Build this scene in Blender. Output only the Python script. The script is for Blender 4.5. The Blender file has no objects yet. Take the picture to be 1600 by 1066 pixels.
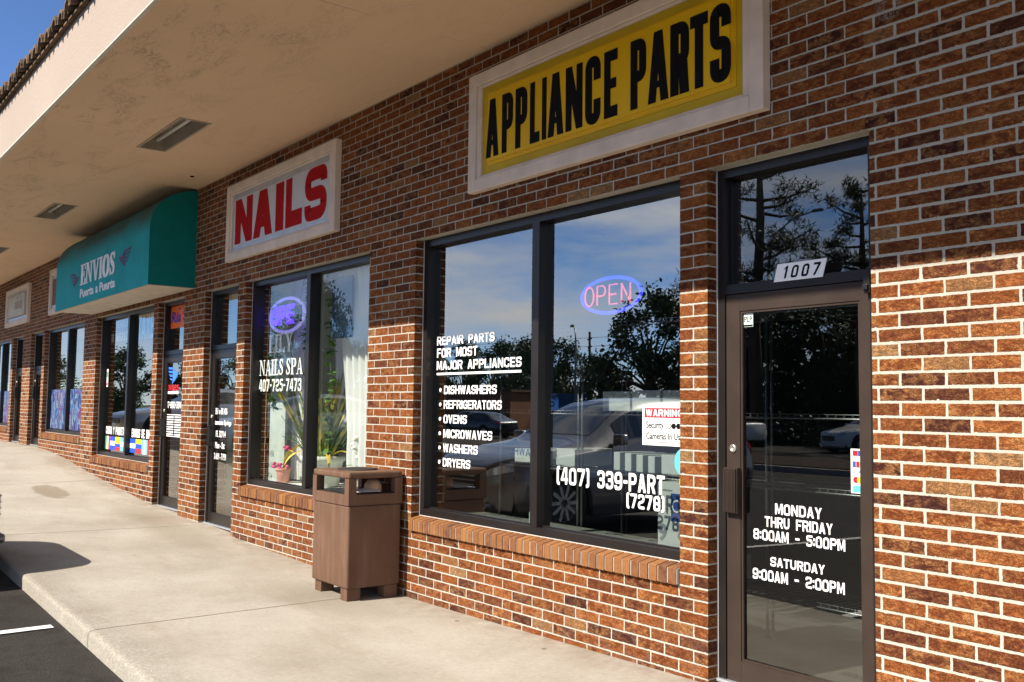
import bpy, bmesh, math, random
from mathutils import Vector, Matrix
random.seed(7)
SC = bpy.context.scene
COL = SC.collection
RAD = math.radians

# ------------------------------------------------------------------ camera
cam_d = bpy.data.cameras.new("Camera"); cam = bpy.data.objects.new("Camera", cam_d); COL.objects.link(cam)
yaw, pitch, roll = 0.9148, 0.0685, 0.0121
fw = Vector((-math.sin(yaw)*math.cos(pitch), math.cos(yaw)*math.cos(pitch), math.sin(pitch)))
rt = fw.cross(Vector((0, 0, 1))).normalized(); up = rt.cross(fw)
r2 = rt*math.cos(roll)+up*math.sin(roll); u2 = -rt*math.sin(roll)+up*math.cos(roll)
M = Matrix((r2, u2, -fw)).transposed().to_4x4(); M.translation = Vector((2.3554, -3.8281, 1.2315))
cam.matrix_world = M
cam_d.sensor_width = 36; cam_d.lens = 36*1508.85/1600
cam_d.clip_start = 0.05; cam_d.clip_end = 1500
SC.camera = cam

# ------------------------------------------------------------------ world, sun, exposure
SUN_EL = math.atan(0.883/math.hypot(1, .1)); SUN_DIR = Vector((-0.1, -1, 0.883)).normalized()
world = bpy.data.worlds.new("World"); SC.world = world; world.use_nodes = True
wt = world.node_tree; wt.nodes.clear()
def wn(t, **k):
    n = wt.nodes.new(t)
    for a, b in k.items(): setattr(n, a, b)
    return n
sky = wn('ShaderNodeTexSky', sky_type='NISHITA', sun_disc=False)
sky.sun_elevation = SUN_EL; sky.sun_rotation = RAD(180+5.7); sky.air_density = .65; sky.dust_density = 0.; sky.ozone_density = 7.; sky.altitude = 1500
tc = wn('ShaderNodeTexCoord'); mp = wn('ShaderNodeMapping'); mp.inputs['Scale'].default_value = (2.2, 2.2, 8.5)
nz = wn('ShaderNodeTexNoise'); nz.inputs['Scale'].default_value = 1.7; nz.inputs['Detail'].default_value = 7; nz.inputs['Roughness'].default_value = .56
cr = wn('ShaderNodeMapRange'); cr.inputs['From Min'].default_value = .40; cr.inputs['From Max'].default_value = .68
sp = wn('ShaderNodeSeparateXYZ')
mr = wn('ShaderNodeMapRange'); mr.inputs['From Min'].default_value = .05; mr.inputs['From Max'].default_value = -.25
mm = wn('ShaderNodeMath', operation='MULTIPLY')
mx = wn('ShaderNodeMixRGB'); mx.inputs['Color2'].default_value = (5.6, 5.8, 6.2, 1)
bg = wn('ShaderNodeBackground'); bg.inputs['Strength'].default_value = 0.112
wo = wn('ShaderNodeOutputWorld'); L = wt.links.new
L(tc.outputs['Generated'], mp.inputs[0]); L(mp.outputs[0], nz.inputs['Vector']); L(nz.outputs[0], cr.inputs[0])
L(tc.outputs['Generated'], sp.inputs[0]); L(sp.outputs[1], mr.inputs[0]); L(cr.outputs[0], mm.inputs[0]); L(mr.outputs[0], mm.inputs[1])
L(mm.outputs[0], mx.inputs[0]); L(sky.outputs[0], mx.inputs[1]); L(mx.outputs[0], bg.inputs[0]); L(bg.outputs[0], wo.inputs[0])
sd = bpy.data.lights.new("sun", 'SUN'); sd.energy = 5.0; sd.angle = RAD(.53); sd.color = (1, .93, .82)
sun = bpy.data.objects.new("sun", sd); COL.objects.link(sun); sun.location = (0, -20, 20)
sun.rotation_euler = (-SUN_DIR).to_track_quat('-Z', 'Y').to_euler()
SC.view_settings.view_transform = 'Standard'; SC.view_settings.look = 'None'
SC.view_settings.exposure = 0.92; SC.view_settings.gamma = 1
SC.cycles.max_bounces = 10; SC.cycles.transparent_max_bounces = 16; SC.cycles.diffuse_bounces = 5; SC.cycles.glossy_bounces = 5

# ------------------------------------------------------------------ material helpers
class N:
    """a tiny wrapper so node maths reads like arithmetic"""
    def __init__(s, mat, sock): s.m = mat; s.s = sock
    def _op(s, op, b=None, c=None):
        n = s.m.node_tree.nodes.new('ShaderNodeMath'); n.operation = op
        for i, v in enumerate((s, b, c)):
            if v is None: continue
            if isinstance(v, N): s.m.node_tree.links.new(v.s, n.inputs[i])
            else: n.inputs[i].default_value = v
        return N(s.m, n.outputs[0])
    def __add__(s, b): return s._op('ADD', b)
    def __sub__(s, b): return s._op('SUBTRACT', b)
    def __mul__(s, b): return s._op('MULTIPLY', b)
    def __truediv__(s, b): return s._op('DIVIDE', b)
    def floor(s): return s._op('FLOOR')
    def fract(s): return s._op('FRACT')
    def abs(s): return s._op('ABSOLUTE')
    def mod(s, b): return s._op('FLOORED_MODULO', b)
    def min(s, b): return s._op('MINIMUM', b)
    def max(s, b): return s._op('MAXIMUM', b)
    def gt(s, b): return s._op('GREATER_THAN', b)
    def lt(s, b): return s._op('LESS_THAN', b)
    def pow(s, b): return s._op('POWER', b)
    def rng(s, a, b, c=0., d=1., smooth=False):
        n = s.m.node_tree.nodes.new('ShaderNodeMapRange')
        if smooth: n.interpolation_type = 'SMOOTHSTEP'
        s.m.node_tree.links.new(s.s, n.inputs[0])
        for i, v in enumerate((a, b, c, d)):
            if isinstance(v, N): s.m.node_tree.links.new(v.s, n.inputs[i+1])
            else: n.inputs[i+1].default_value = v
        return N(s.m, n.outputs[0])
    def mixf(s, a, b): # s as factor, floats or N
        return s*(b if isinstance(b, N) else b) + ((s*-1.)+1.)*a if isinstance(a, N) else s*b + ((s*-1.)+1.)*a

class Mat:
    def __init__(s, name):
        s.mat = bpy.data.materials.new(name); s.mat.use_nodes = True
        s.node_tree = s.mat.node_tree; s.nodes = s.node_tree.nodes; s.links = s.node_tree.links
        s.bsdf = s.nodes['Principled BSDF']; s.out = s.nodes['Material Output']; s._g = None
    def node(s, t, **k):
        n = s.nodes.new(t)
        for a, b in k.items(): setattr(n, a, b)
        return n
    def put(s, sock, v):
        if isinstance(v, N): s.links.new(v.s, sock)
        elif hasattr(v, 'is_output'): s.links.new(v, sock)
        else: sock.default_value = v
    def pos(s):
        if not s._g:
            g = s.node('ShaderNodeNewGeometry'); a = s.node('ShaderNodeSeparateXYZ'); b = s.node('ShaderNodeSeparateXYZ')
            s.links.new(g.outputs['Position'], a.inputs[0]); s.links.new(g.outputs['Normal'], b.inputs[0])
            s._g = ([N(s, o) for o in a.outputs], [N(s, o) for o in b.outputs])
        return s._g
    def xyz(s, x, y, z):
        n = s.node('ShaderNodeCombineXYZ')
        for i, v in enumerate((x, y, z)): s.put(n.inputs[i], v)
        return n.outputs[0]
    def noise(s, vec=None, scale=5., detail=4., rough=.55, dist=0.):
        n = s.node('ShaderNodeTexNoise'); n.inputs['Scale'].default_value = scale; n.inputs['Detail'].default_value = detail
        n.inputs['Roughness'].default_value = rough; n.inputs['Distortion'].default_value = dist
        if vec is None:
            vec = s.node('ShaderNodeTexCoord').outputs['Object']
        s.links.new(vec, n.inputs['Vector']); return N(s, n.outputs[0])
    def white(s, vec):
        n = s.node('ShaderNodeTexWhiteNoise', noise_dimensions='3D'); s.links.new(vec, n.inputs['Vector']); return N(s, n.outputs[0])
    def ramp(s, fac, stops, interp='LINEAR'):
        n = s.node('ShaderNodeValToRGB'); n.color_ramp.interpolation = interp
        e = n.color_ramp.elements
        while len(e) < len(stops): e.new(.5)
        for i, (p, c) in enumerate(stops): e[i].position = p; e[i].color = (*c, 1)
        s.put(n.inputs[0], fac); return n.outputs[0]
    def mix(s, fac, a, b, mode='MIX'):
        n = s.node('ShaderNodeMixRGB', blend_type=mode)
        s.put(n.inputs[0], fac); s.put(n.inputs[1], (*a, 1) if isinstance(a, tuple) else a); s.put(n.inputs[2], (*b, 1) if isinstance(b, tuple) else b)
        return n.outputs[0]
    def color(s, c): s.put(s.bsdf.inputs['Base Color'], (*c, 1) if isinstance(c, tuple) else c)
    def set(s, **k):
        for a, v in k.items(): s.put(s.bsdf.inputs[a.replace('_', ' ')], v)
    def bump(s, h, dist=.01, strength=1.):
        n = s.node('ShaderNodeBump'); n.inputs['Strength'].default_value = strength; n.inputs['Distance'].default_value = dist
        s.put(n.inputs['Height'], h); s.links.new(n.outputs[0], s.bsdf.inputs['Normal'])

def simple(name, c, rough=.6, metal=0., var=.12, scale=8., bump=0., spec=.2, coat=0.):
    m = Mat(name); n = m.noise(scale=scale, detail=5)
    lo = tuple(max(0, x*(1-var)) for x in c); hi = tuple(min(1, x*(1+var)) for x in c)
    m.color(m.ramp(n, [(.3, lo), (.7, hi)])); m.set(Roughness=rough, Metallic=metal)
    m.bsdf.inputs['Specular IOR Level'].default_value = spec
    if coat: m.bsdf.inputs['Coat Weight'].default_value = coat; m.bsdf.inputs['Coat Roughness'].default_value = .04
    if bump: m.bump(m.noise(scale=scale*6, detail=4), bump)
    return m.mat
def emit(name, c, st):
    m = Mat(name); m.color(c); m.set(Emission_Strength=st); m.bsdf.inputs['Emission Color'].default_value = (*c, 1); m.set(Roughness=.4); return m.mat

BR_L, BR_C, Z0 = .2032, .0637, 38*.0637
def brick_mat(name):
    m = Mat(name); (x, y, z), (nx, ny, nz_) = m.pos()
    g = m.node('ShaderNodeNewGeometry').outputs['Position']
    j1 = (m.noise(g, 38, 4)-.5)*.0085; j2 = (m.noise(g, 46, 4)-.5)*.0072
    side = nx.abs().gt(.5)
    rw = x.gt(-.05)                                   # wall right of the shop door has fatter joints
    u = side.mixf(x, y*1.0-.035) + j1
    v = (z*-1.+Z0)/BR_C + j2/BR_C
    row = v.floor(); par = row.mod(2.)
    ph = rw.mixf(.5-(-3.7023/BR_L)%1., 0.)
    uu = u/BR_L + par*.5 + .0 + ph + .5
    uu = side.mixf(uu, u/BR_L + par*.5 + .28)
    bid = uu.floor()
    fx = (uu.fract()-.5).abs()*-1.+.5; fz = (v.fract()-.5).abs()*-1.+.5
    half = rw.mixf(.0043, .0062)
    hv = m.white(m.xyz(bid, row, 3.3)); hv2 = m.white(m.xyz(bid, row, 9.1)); hv3 = m.white(m.xyz(bid, row, 17.7))
    halfv = half*(hv3*.45+.8)
    chip = m.noise(g, 23, 3, .6).rng(.60, .74)*.0055
    d = (fx*BR_L).min(fz*BR_C)-halfv-chip
    bm_ = d.rng(-.0006, .0012, smooth=True)
    p2 = m.xyz(x*12.+hv*40., y*12.+hv2*40., z*20.)
    blot = m.noise(p2, 1.75, 5, .58, .8)
    crack = (m.noise(m.xyz(x*18.+hv*90., y*18., z*32.), 1.7, 4, .6, 1.6)-.5).abs().rng(0., .05)
    base = m.ramp(hv, [(0., (.058, .018, .014)), (.12, (.105, .030, .014)), (.34, (.170, .047, .015)), (.66, (.215, .061, .017)), (.90, (.26, .080, .022)), (.95, (.25, .115, .045)), (1., (.28, .16, .075))])
    c = m.mix(blot.rng(.44, .62)*(hv2*.75+.25), base, m.mix(.62, base, (.42, .20, .07)))
    c = m.mix(blot.rng(.50, .30)*(hv2*.5+.45), c, m.mix(.6, base, (.035, .016, .014)))
    c = m.mix((crack*-1.+1.)*.5*blot.rng(.45, .6), c, (.04, .016, .010))
    spot = m.noise(m.xyz(x*5., y*5., z*7.), 3., 2, .5).rng(.74, .78)*hv3.gt(.8)
    c = m.mix(spot*.7, c, (.36, .25, .15))
    mn = m.noise(g, 60, 4); mort = m.ramp(mn, [(.25, (.385, .352, .29)), (.75, (.49, .45, .375))])
    big = m.noise(g, 1.3, 4)
    mort = m.mix(big.rng(.4, .7)*.35, mort, (.28, .255, .22))
    # calcium bloom low on the wall
    low = z.rng(.18, -.12)*m.noise(g, 9, 4).rng(.45, .75)
    c = m.mix(low*.35, c, (.27, .20, .15))
    # old white glue smear high on the wall
    rr = ((x-.075)*(x-.075)+(z-3.02)*(z-3.02)).pow(.5); sm = (rr-.045).abs().rng(.03, .012)*m.noise(g, 90, 3).rng(.47, .53)
    cm = m.mix(bm_, mort, c); cm = m.mix(sm*.6, cm, (.33, .31, .28))
    m.color(cm); m.set(Roughness=bm_.mixf(.9, .7)); m.bsdf.inputs['Specular IOR Level'].default_value = .08
    h = bm_*.5 + blot*1.1*bm_ + crack*.5*bm_ + m.noise(g, 160, 3)*.16
    m.bump(h, .006, .9)
    return m.mat
def sill_mat(name):
    m = Mat(name); (x, y, z), _ = m.pos(); g = m.node('ShaderNodeNewGeometry').outputs['Position']
    b = (x/.0677).floor(); hv = m.white(m.xyz(b, 1., 2.)); blot = m.noise(m.xyz(x*20., y*12., z*14.), 2., 5, .6, .5)
    base = m.ramp(hv, [(0., (.085, .036, .027)), (.3, (.14, .052, .025)), (.7, (.19, .078, .03)), (.95, (.23, .10, .036)), (1., (.34, .15, .03))])
    m.color(m.mix(blot.rng(.35, .7)*.5, base, (.28, .14, .06))); m.set(Roughness=.65); m.bsdf.inputs['Specular IOR Level'].default_value = .1
    m.bump(blot+m.noise(g, 140, 3)*.3, .003, .7); return m.mat
def concrete_mat(name):
    m = Mat(name); (x, y, z), _ = m.pos(); g = m.node('ShaderNodeNewGeometry').outputs['Position']
    n1 = m.noise(g, .9, 5, .6); n2 = m.noise(g, 7, 5, .6); n3 = m.noise(g, 120, 3); n5 = m.noise(g, 34, 5, .7); n4 = m.noise(m.xyz(x*.6, y*2.2, 0.), 1.4, 5, .65)
    c = m.ramp(n1, [(.3, (.275, .246, .200)), (.5, (.35, .318, .268)), (.72, (.40, .372, .323))])
    c = m.mix(n2.rng(.45, .8)*.28, c, (.28, .23, .175)); c = m.mix(n4.rng(.54, .74)*.5, c, (.25, .195, .140))
    c = m.mix(n3.rng(.52, .75)*.42, c, (.21, .185, .16)); c = m.mix(n5.rng(.52, .66)*.38, c, (.24, .20, .16)); c = m.mix(n5.rng(.46, .3)*.3, c, (.45, .42, .375))
    # control joints every four metres
    jd = (((x+4.+(y+2.)*.035+(m.noise(g, 4, 3)-.5)*.03)/4.).fract()-.5).abs()*-1.+.5
    joint = (jd*4.).rng(.010, .0045)
    c = m.mix(joint*.85, c, (.085, .066, .05))
    # gum and dirt specks
    vor = m.node('ShaderNodeTexVoronoi'); vor.inputs['Scale'].default_value = 1.7; m.links.new(g, vor.inputs['Vector'])
    sp_ = N(m, vor.outputs['Distance']).rng(.036, .024)*m.white(vor.outputs['Position']).gt(.5)
    c = m.mix(sp_*.85, c, (.07, .085, .07))
    # rough washed aggregate and grime along the kerb
    kb = (y+(n1-.5)*.5).rng(-1.85, -2.12)
    agg = m.noise(g, 42, 4, .8)
    c = m.mix(kb*agg.rng(.40, .58)*.75, c, (.17, .15, .12)); c = m.mix(kb*agg.rng(.56, .66)*.8, c, (.48, .455, .41))
    # splash line beside the wall
    c = m.mix(y.rng(-.34, -.02)*n2.rng(.30, .62)*.62, c, (.21, .165, .12))
    for sx, sy, ax, ay, st_ in ((-11.25, -.86, .62, .19, .62), (-4.15, -.55, .75, .30, .45), (-7.6, -.45, 1.3, .25, .4), (-9.0, -.35, .9, .25, .35), (-1.5, -1.3, 1.6, .4, .22)):
        e2 = ((x-sx)/ax)*((x-sx)/ax)+((y-sy)/ay)*((y-sy)/ay)+(n2-.5)*1.4
        c = m.mix(e2.rng(1.1, .75)*st_ if st_ > .6 else e2.rng(1.6, .1)*st_, c, (.165, .13, .085))
    ck = (m.noise(m.xyz(x*.9, y*.9, 4.), 1.1, 6, .62, .5)-.5).abs().rng(.0022, .0)*m.noise(g, .8, 2).rng(.56, .66)
    c = m.mix(ck*.55, c, (.12, .10, .08))
    m.color(c); m.set(Roughness=.88); m.bsdf.inputs['Specular IOR Level'].default_value = .15
    m.bump(n3*.35+n2*.3+kb*agg*1.2-joint*2., .004, .7); return m.mat
def asphalt_mat(name):
    m = Mat(name); g = m.node('ShaderNodeNewGeometry').outputs['Position']
    n1 = m.noise(g, .5, 5, .6); n2 = m.noise(g, 110, 2, .7); n3 = m.noise(g, 3.2, 4, .6)
    c = m.ramp(n1, [(.3, (.022, .020, .018)), (.7, (.038, .034, .030))])
    c = m.mix(n2.rng(.5, .75)*.6, c, (.085, .075, .064)); c = m.mix(n3.rng(.52, .68)*.7, c, (.014, .013, .012)); n6 = m.noise(g, 260, 2, .7); c = m.mix(n6.rng(.56, .7)*.5, c, (.11, .098, .083))
    m.color(c); m.set(Roughness=.85); m.bsdf.inputs['Specular IOR Level'].default_value = .12; m.bump(n2, .006, .9); return m.mat
def stucco_mat(name, c, stain=0.):
    m = Mat(name); (x, y, z), _ = m.pos(); g = m.node('ShaderNodeNewGeometry').outputs['Position']
    n1 = m.noise(g, .7, 4); n2 = m.noise(g, 95, 4, .65); n3 = m.noise(m.xyz(x*1.2, y*3.2, z*3.), 1.3, 6, .62, .8)
    cc = m.ramp(n1, [(.3, tuple(v*.93 for v in c)), (.7, c)])
    cc = m.mix(n2.rng(.56, .8)*.18, cc, tuple(v*.55 for v in c))
    if stain:
        # mildew threads near the outer edge of the ceiling and round its nail lines
        edge = y.rng(-.75, -1.75)
        thr = (m.noise(m.xyz(x*3., y*7., z), 1.6, 8, .7, 1.4)-.5).abs().rng(.035, .0)
        pat = n3.rng(.46, .64)
        cc = m.mix(thr*pat*(edge*.8+.16)*stain, cc, (.055, .042, .032))
        cc = m.mix(n3.rng(.5, .8)*(edge*.5+.2)*.5, cc, tuple(v*.62 for v in c))
        jd = (((x+1.1)/3.66).fract()-.5).abs()*3.66
        cc = m.mix(jd.rng(.008, .004)*m.noise(g, 3, 3).rng(.45, .6)*.35, cc, (.12, .09, .07))
    else:
        run = m.noise(m.xyz(x*9., y*2., z*.7), 1.5, 5, .6)
        cc = m.mix(run.rng(.6, .8)*.15, cc, (.42, .38, .33))
    m.color(cc); m.set(Roughness=.9); m.bsdf.inputs['Specular IOR Level'].default_value = .1; m.bump(n2+m.noise(g, 22, 4)*.8, .006, .8); return m.mat
def glass_mat(name, refl=2.0, base=.05, tint=(.72, .77, .75)):
    m = Mat(name); gg = m.node('ShaderNodeNewGeometry'); dp = m.node('ShaderNodeVectorMath', operation='DOT_PRODUCT')
    m.links.new(gg.outputs['Incoming'], dp.inputs[0]); m.links.new(gg.outputs['True Normal'], dp.inputs[1])
    c5 = (N(m, dp.outputs['Value']).abs()*-1.+1.).pow(5.)
    fac = ((c5*.96+.04)*refl+base).min(1.)                       # Schlick, scaled for a double pane with a solar film
    t = m.node('ShaderNodeBsdfTransparent'); t.inputs[0].default_value = (*tint, 1)
    gl = m.node('ShaderNodeBsdfGlossy'); gl.inputs['Roughness'].default_value = 0.; gl.inputs[0].default_value = (.98, .97, .92, 1)
    # slight waviness of plate glass
    b = m.node('ShaderNodeBump'); b.inputs['Strength'].default_value = .12; b.inputs['Distance'].default_value = .0015
    g = m.node('ShaderNodeNewGeometry').outputs['Position']; m.put(b.inputs['Height'], m.noise(g, 2.2, 1)); m.links.new(b.outputs[0], gl.inputs['Normal'])
    mxn = m.node('ShaderNodeMixShader'); m.put(mxn.inputs[0], fac); m.links.new(t.outputs[0], mxn.inputs[1]); m.links.new(gl.outputs[0], mxn.inputs[2])
    m.links.new(mxn.outputs[0], m.out.inputs[0]); m.nodes.remove(m.bsdf); return m.mat
def clear_mat(name, c=(.95, .97, .96)):
    m = Mat(name); t = m.node('ShaderNodeBsdfTransparent'); t.inputs[0].default_value = (*c, 1)
    m.links.new(t.outputs[0], m.out.inputs[0]); m.nodes.remove(m.bsdf); return m.mat
def leaf_mat(name, a, b):
    m = Mat(name); n = m.noise(scale=3., detail=3); m.color(m.ramp(n, [(.3, a), (.7, b)])); m.set(Roughness=.6)
    m.bsdf.inputs['Specular IOR Level'].default_value = .25; return m.mat

# ------------------------------------------------------------------ mesh helpers
def box(bm, x0, x1, y0, y1, z0, z1, mi=0):
    vs = [bm.verts.new((x, y, z)) for z in (z0, z1) for y in (y0, y1) for x in (x0, x1)]
    fs = []
    for q in ((0, 2, 3, 1), (4, 5, 7, 6), (0, 1, 5, 4), (2, 6, 7, 3), (0, 4, 6, 2), (1, 3, 7, 5)):
        f = bm.faces.new([vs[i] for i in q]); f.material_index = mi; fs.append(f)
    return vs, fs
def bevel_box(bm, x0, x1, y0, y1, z0, z1, r, seg=2, mi=0):
    vs, fs = box(bm, x0, x1, y0, y1, z0, z1, mi)
    es = list({e for f in fs for e in f.edges})
    bmesh.ops.bevel(bm, geom=es, offset=r, segments=seg, affect='EDGES', profile=.5)
def tube(bm, pts, r, n=8, cap=True, mi=0):
    pts = [Vector(p) for p in pts]; rings = []
    rr = r if isinstance(r, (list, tuple)) else [r]*len(pts)
    prev = None
    for i, p in enumerate(pts):
        t = (pts[min(i+1, len(pts)-1)]-pts[max(i-1, 0)]).normalized()
        a = prev if prev is not None else (Vector((0, 0, 1)) if abs(t.z) < .9 else Vector((1, 0, 0)))
        a = (a-t*a.dot(t)).normalized(); prev = a; b = t.cross(a)
        rings.append([bm.verts.new(p+(a*math.cos(2*math.pi*k/n)+b*math.sin(2*math.pi*k/n))*rr[i]) for k in range(n)])
    for i in range(len(rings)-1):
        for k in range(n):
            f = bm.faces.new((rings[i][k], rings[i][(k+1) % n], rings[i+1][(k+1) % n], rings[i+1][k])); f.smooth = True; f.material_index = mi
    if cap:
        for rg_ in (rings[0][::-1], rings[-1]):
            f = bm.faces.new(rg_); f.material_index = mi
def prism(bm, pts, y0, y1, mi=0):
    """outline in x,z given as a list, thickened from y0 (front) to y1"""
    a = [bm.verts.new((x, y0, z)) for x, z in pts]; b = [bm.verts.new((x, y1, z)) for x, z in pts]
    n = len(pts)
    for f in (a, b[::-1]):
        bm.faces.new(f).material_index = mi
    for i in range(n): bm.faces.new((a[i], b[i], b[(i+1) % n], a[(i+1) % n])).material_index = mi
def lathe(bm, prof, c, n=20, mi=0):
    rings = [[bm.verts.new((c[0]+r*math.cos(2*math.pi*k/n), c[1]+r*math.sin(2*math.pi*k/n), c[2]+z)) for k in range(n)] for r, z in prof]
    for i in range(len(rings)-1):
        for k in range(n):
            f = bm.faces.new((rings[i][k], rings[i][(k+1) % n], rings[i+1][(k+1) % n], rings[i+1][k])); f.smooth = True; f.material_index = mi
def obj(name, bm, mats, parent=None, smooth=False, fixn=True):
    if fixn: bmesh.ops.recalc_face_normals(bm, faces=bm.faces)
    me = bpy.data.meshes.new(name); bm.to_mesh(me); bm.free()
    for m in (mats if isinstance(mats, (list, tuple)) else [mats]): me.materials.append(m)
    if smooth:
        for p in me.polygons: p.use_smooth = True
    o = bpy.data.objects.new(name, me); COL.objects.link(o)
    if parent: o.parent = parent; o.matrix_parent_inverse = Matrix.Translation(-parent.location) if parent.location.length else Matrix()
    return o
def tag(o, label, cat, group=None, kind=None):
    o['label'] = label; o['category'] = cat
    if group: o['group'] = group
    if kind: o['kind'] = kind
    return o
def thing(name, label, cat, loc=(0, 0, 0), group=None):
    o = bpy.data.objects.new(name, None); COL.objects.link(o); o.location = loc; o.empty_display_size = .2
    return tag(o, label, cat, group)
def B(): return bmesh.new()

_glyph = {}
def glyph_mesh(s, offset, res=3):
    k = (s, offset)
    if k in _glyph: return _glyph[k]
    cu = bpy.data.curves.new('glyph', 'FONT'); cu.body = s; cu.size = 1; cu.offset = offset; cu.extrude = .5; cu.resolution_u = res
    o = bpy.data.objects.new('glyph', cu); COL.objects.link(o); bpy.context.view_layer.update()
    dg = bpy.context.evaluated_depsgraph_get(); me = bpy.data.meshes.new_from_object(o.evaluated_get(dg))
    vs = [tuple(v.co) for v in me.vertices]; fs = [tuple(p.vertices) for p in me.polygons]
    bpy.data.objects.remove(o); bpy.data.curves.remove(cu); bpy.data.meshes.remove(me)
    _glyph[k] = (vs, fs); return _glyph[k]
def put_text(bm, s, x0, x1, z0, z1, y, t=.002, offset=.02, mi=0, shear=0.):
    """letters standing in the x-z plane, face at y (towards -y), fitted to the box x0..x1, z0..z1"""
    vs, fs = glyph_mesh(s, offset)
    xa = min(v[0] for v in vs); xb = max(v[0] for v in vs); ya = min(v[1] for v in vs); yb = max(v[1] for v in vs)
    out = []
    for v in vs:
        zz = (v[1]-ya)/(yb-ya)
        out.append(bm.verts.new((x0+(v[0]-xa)/(xb-xa)*(x1-x0)+shear*zz, y+(.5-v[2])*t, z0+zz*(z1-z0))))
    for f in fs:
        try: bm.faces.new([out[i] for i in f]).material_index = mi
        except ValueError: pass
def stroke(bm, pts, w, y, t=.002, mi=0):
    """flat ribbon letter stroke with its own width at each point"""
    ww = w if isinstance(w, (list, tuple)) else [w]*len(pts); l = []; r = []
    for i, (x, z) in enumerate(pts):
        a = pts[max(i-1, 0)]; b = pts[min(i+1, len(pts)-1)]; dx, dz = b[0]-a[0], b[1]-a[1]; q = math.hypot(dx, dz) or 1
        nx, nz_ = -dz/q*ww[i]/2, dx/q*ww[i]/2; l.append((x+nx, z+nz_)); r.append((x-nx, z-nz_))
    for i in range(len(pts)-1): prism(bm, [l[i], l[i+1], r[i+1], r[i]], y, y+t, mi)
def arc(cx, cz, rx, rz, a0, a1, n=10):
    return [(cx+rx*math.cos(RAD(a0+(a1-a0)*i/n)), cz+rz*math.sin(RAD(a0+(a1-a0)*i/n))) for i in range(n+1)]

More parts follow.
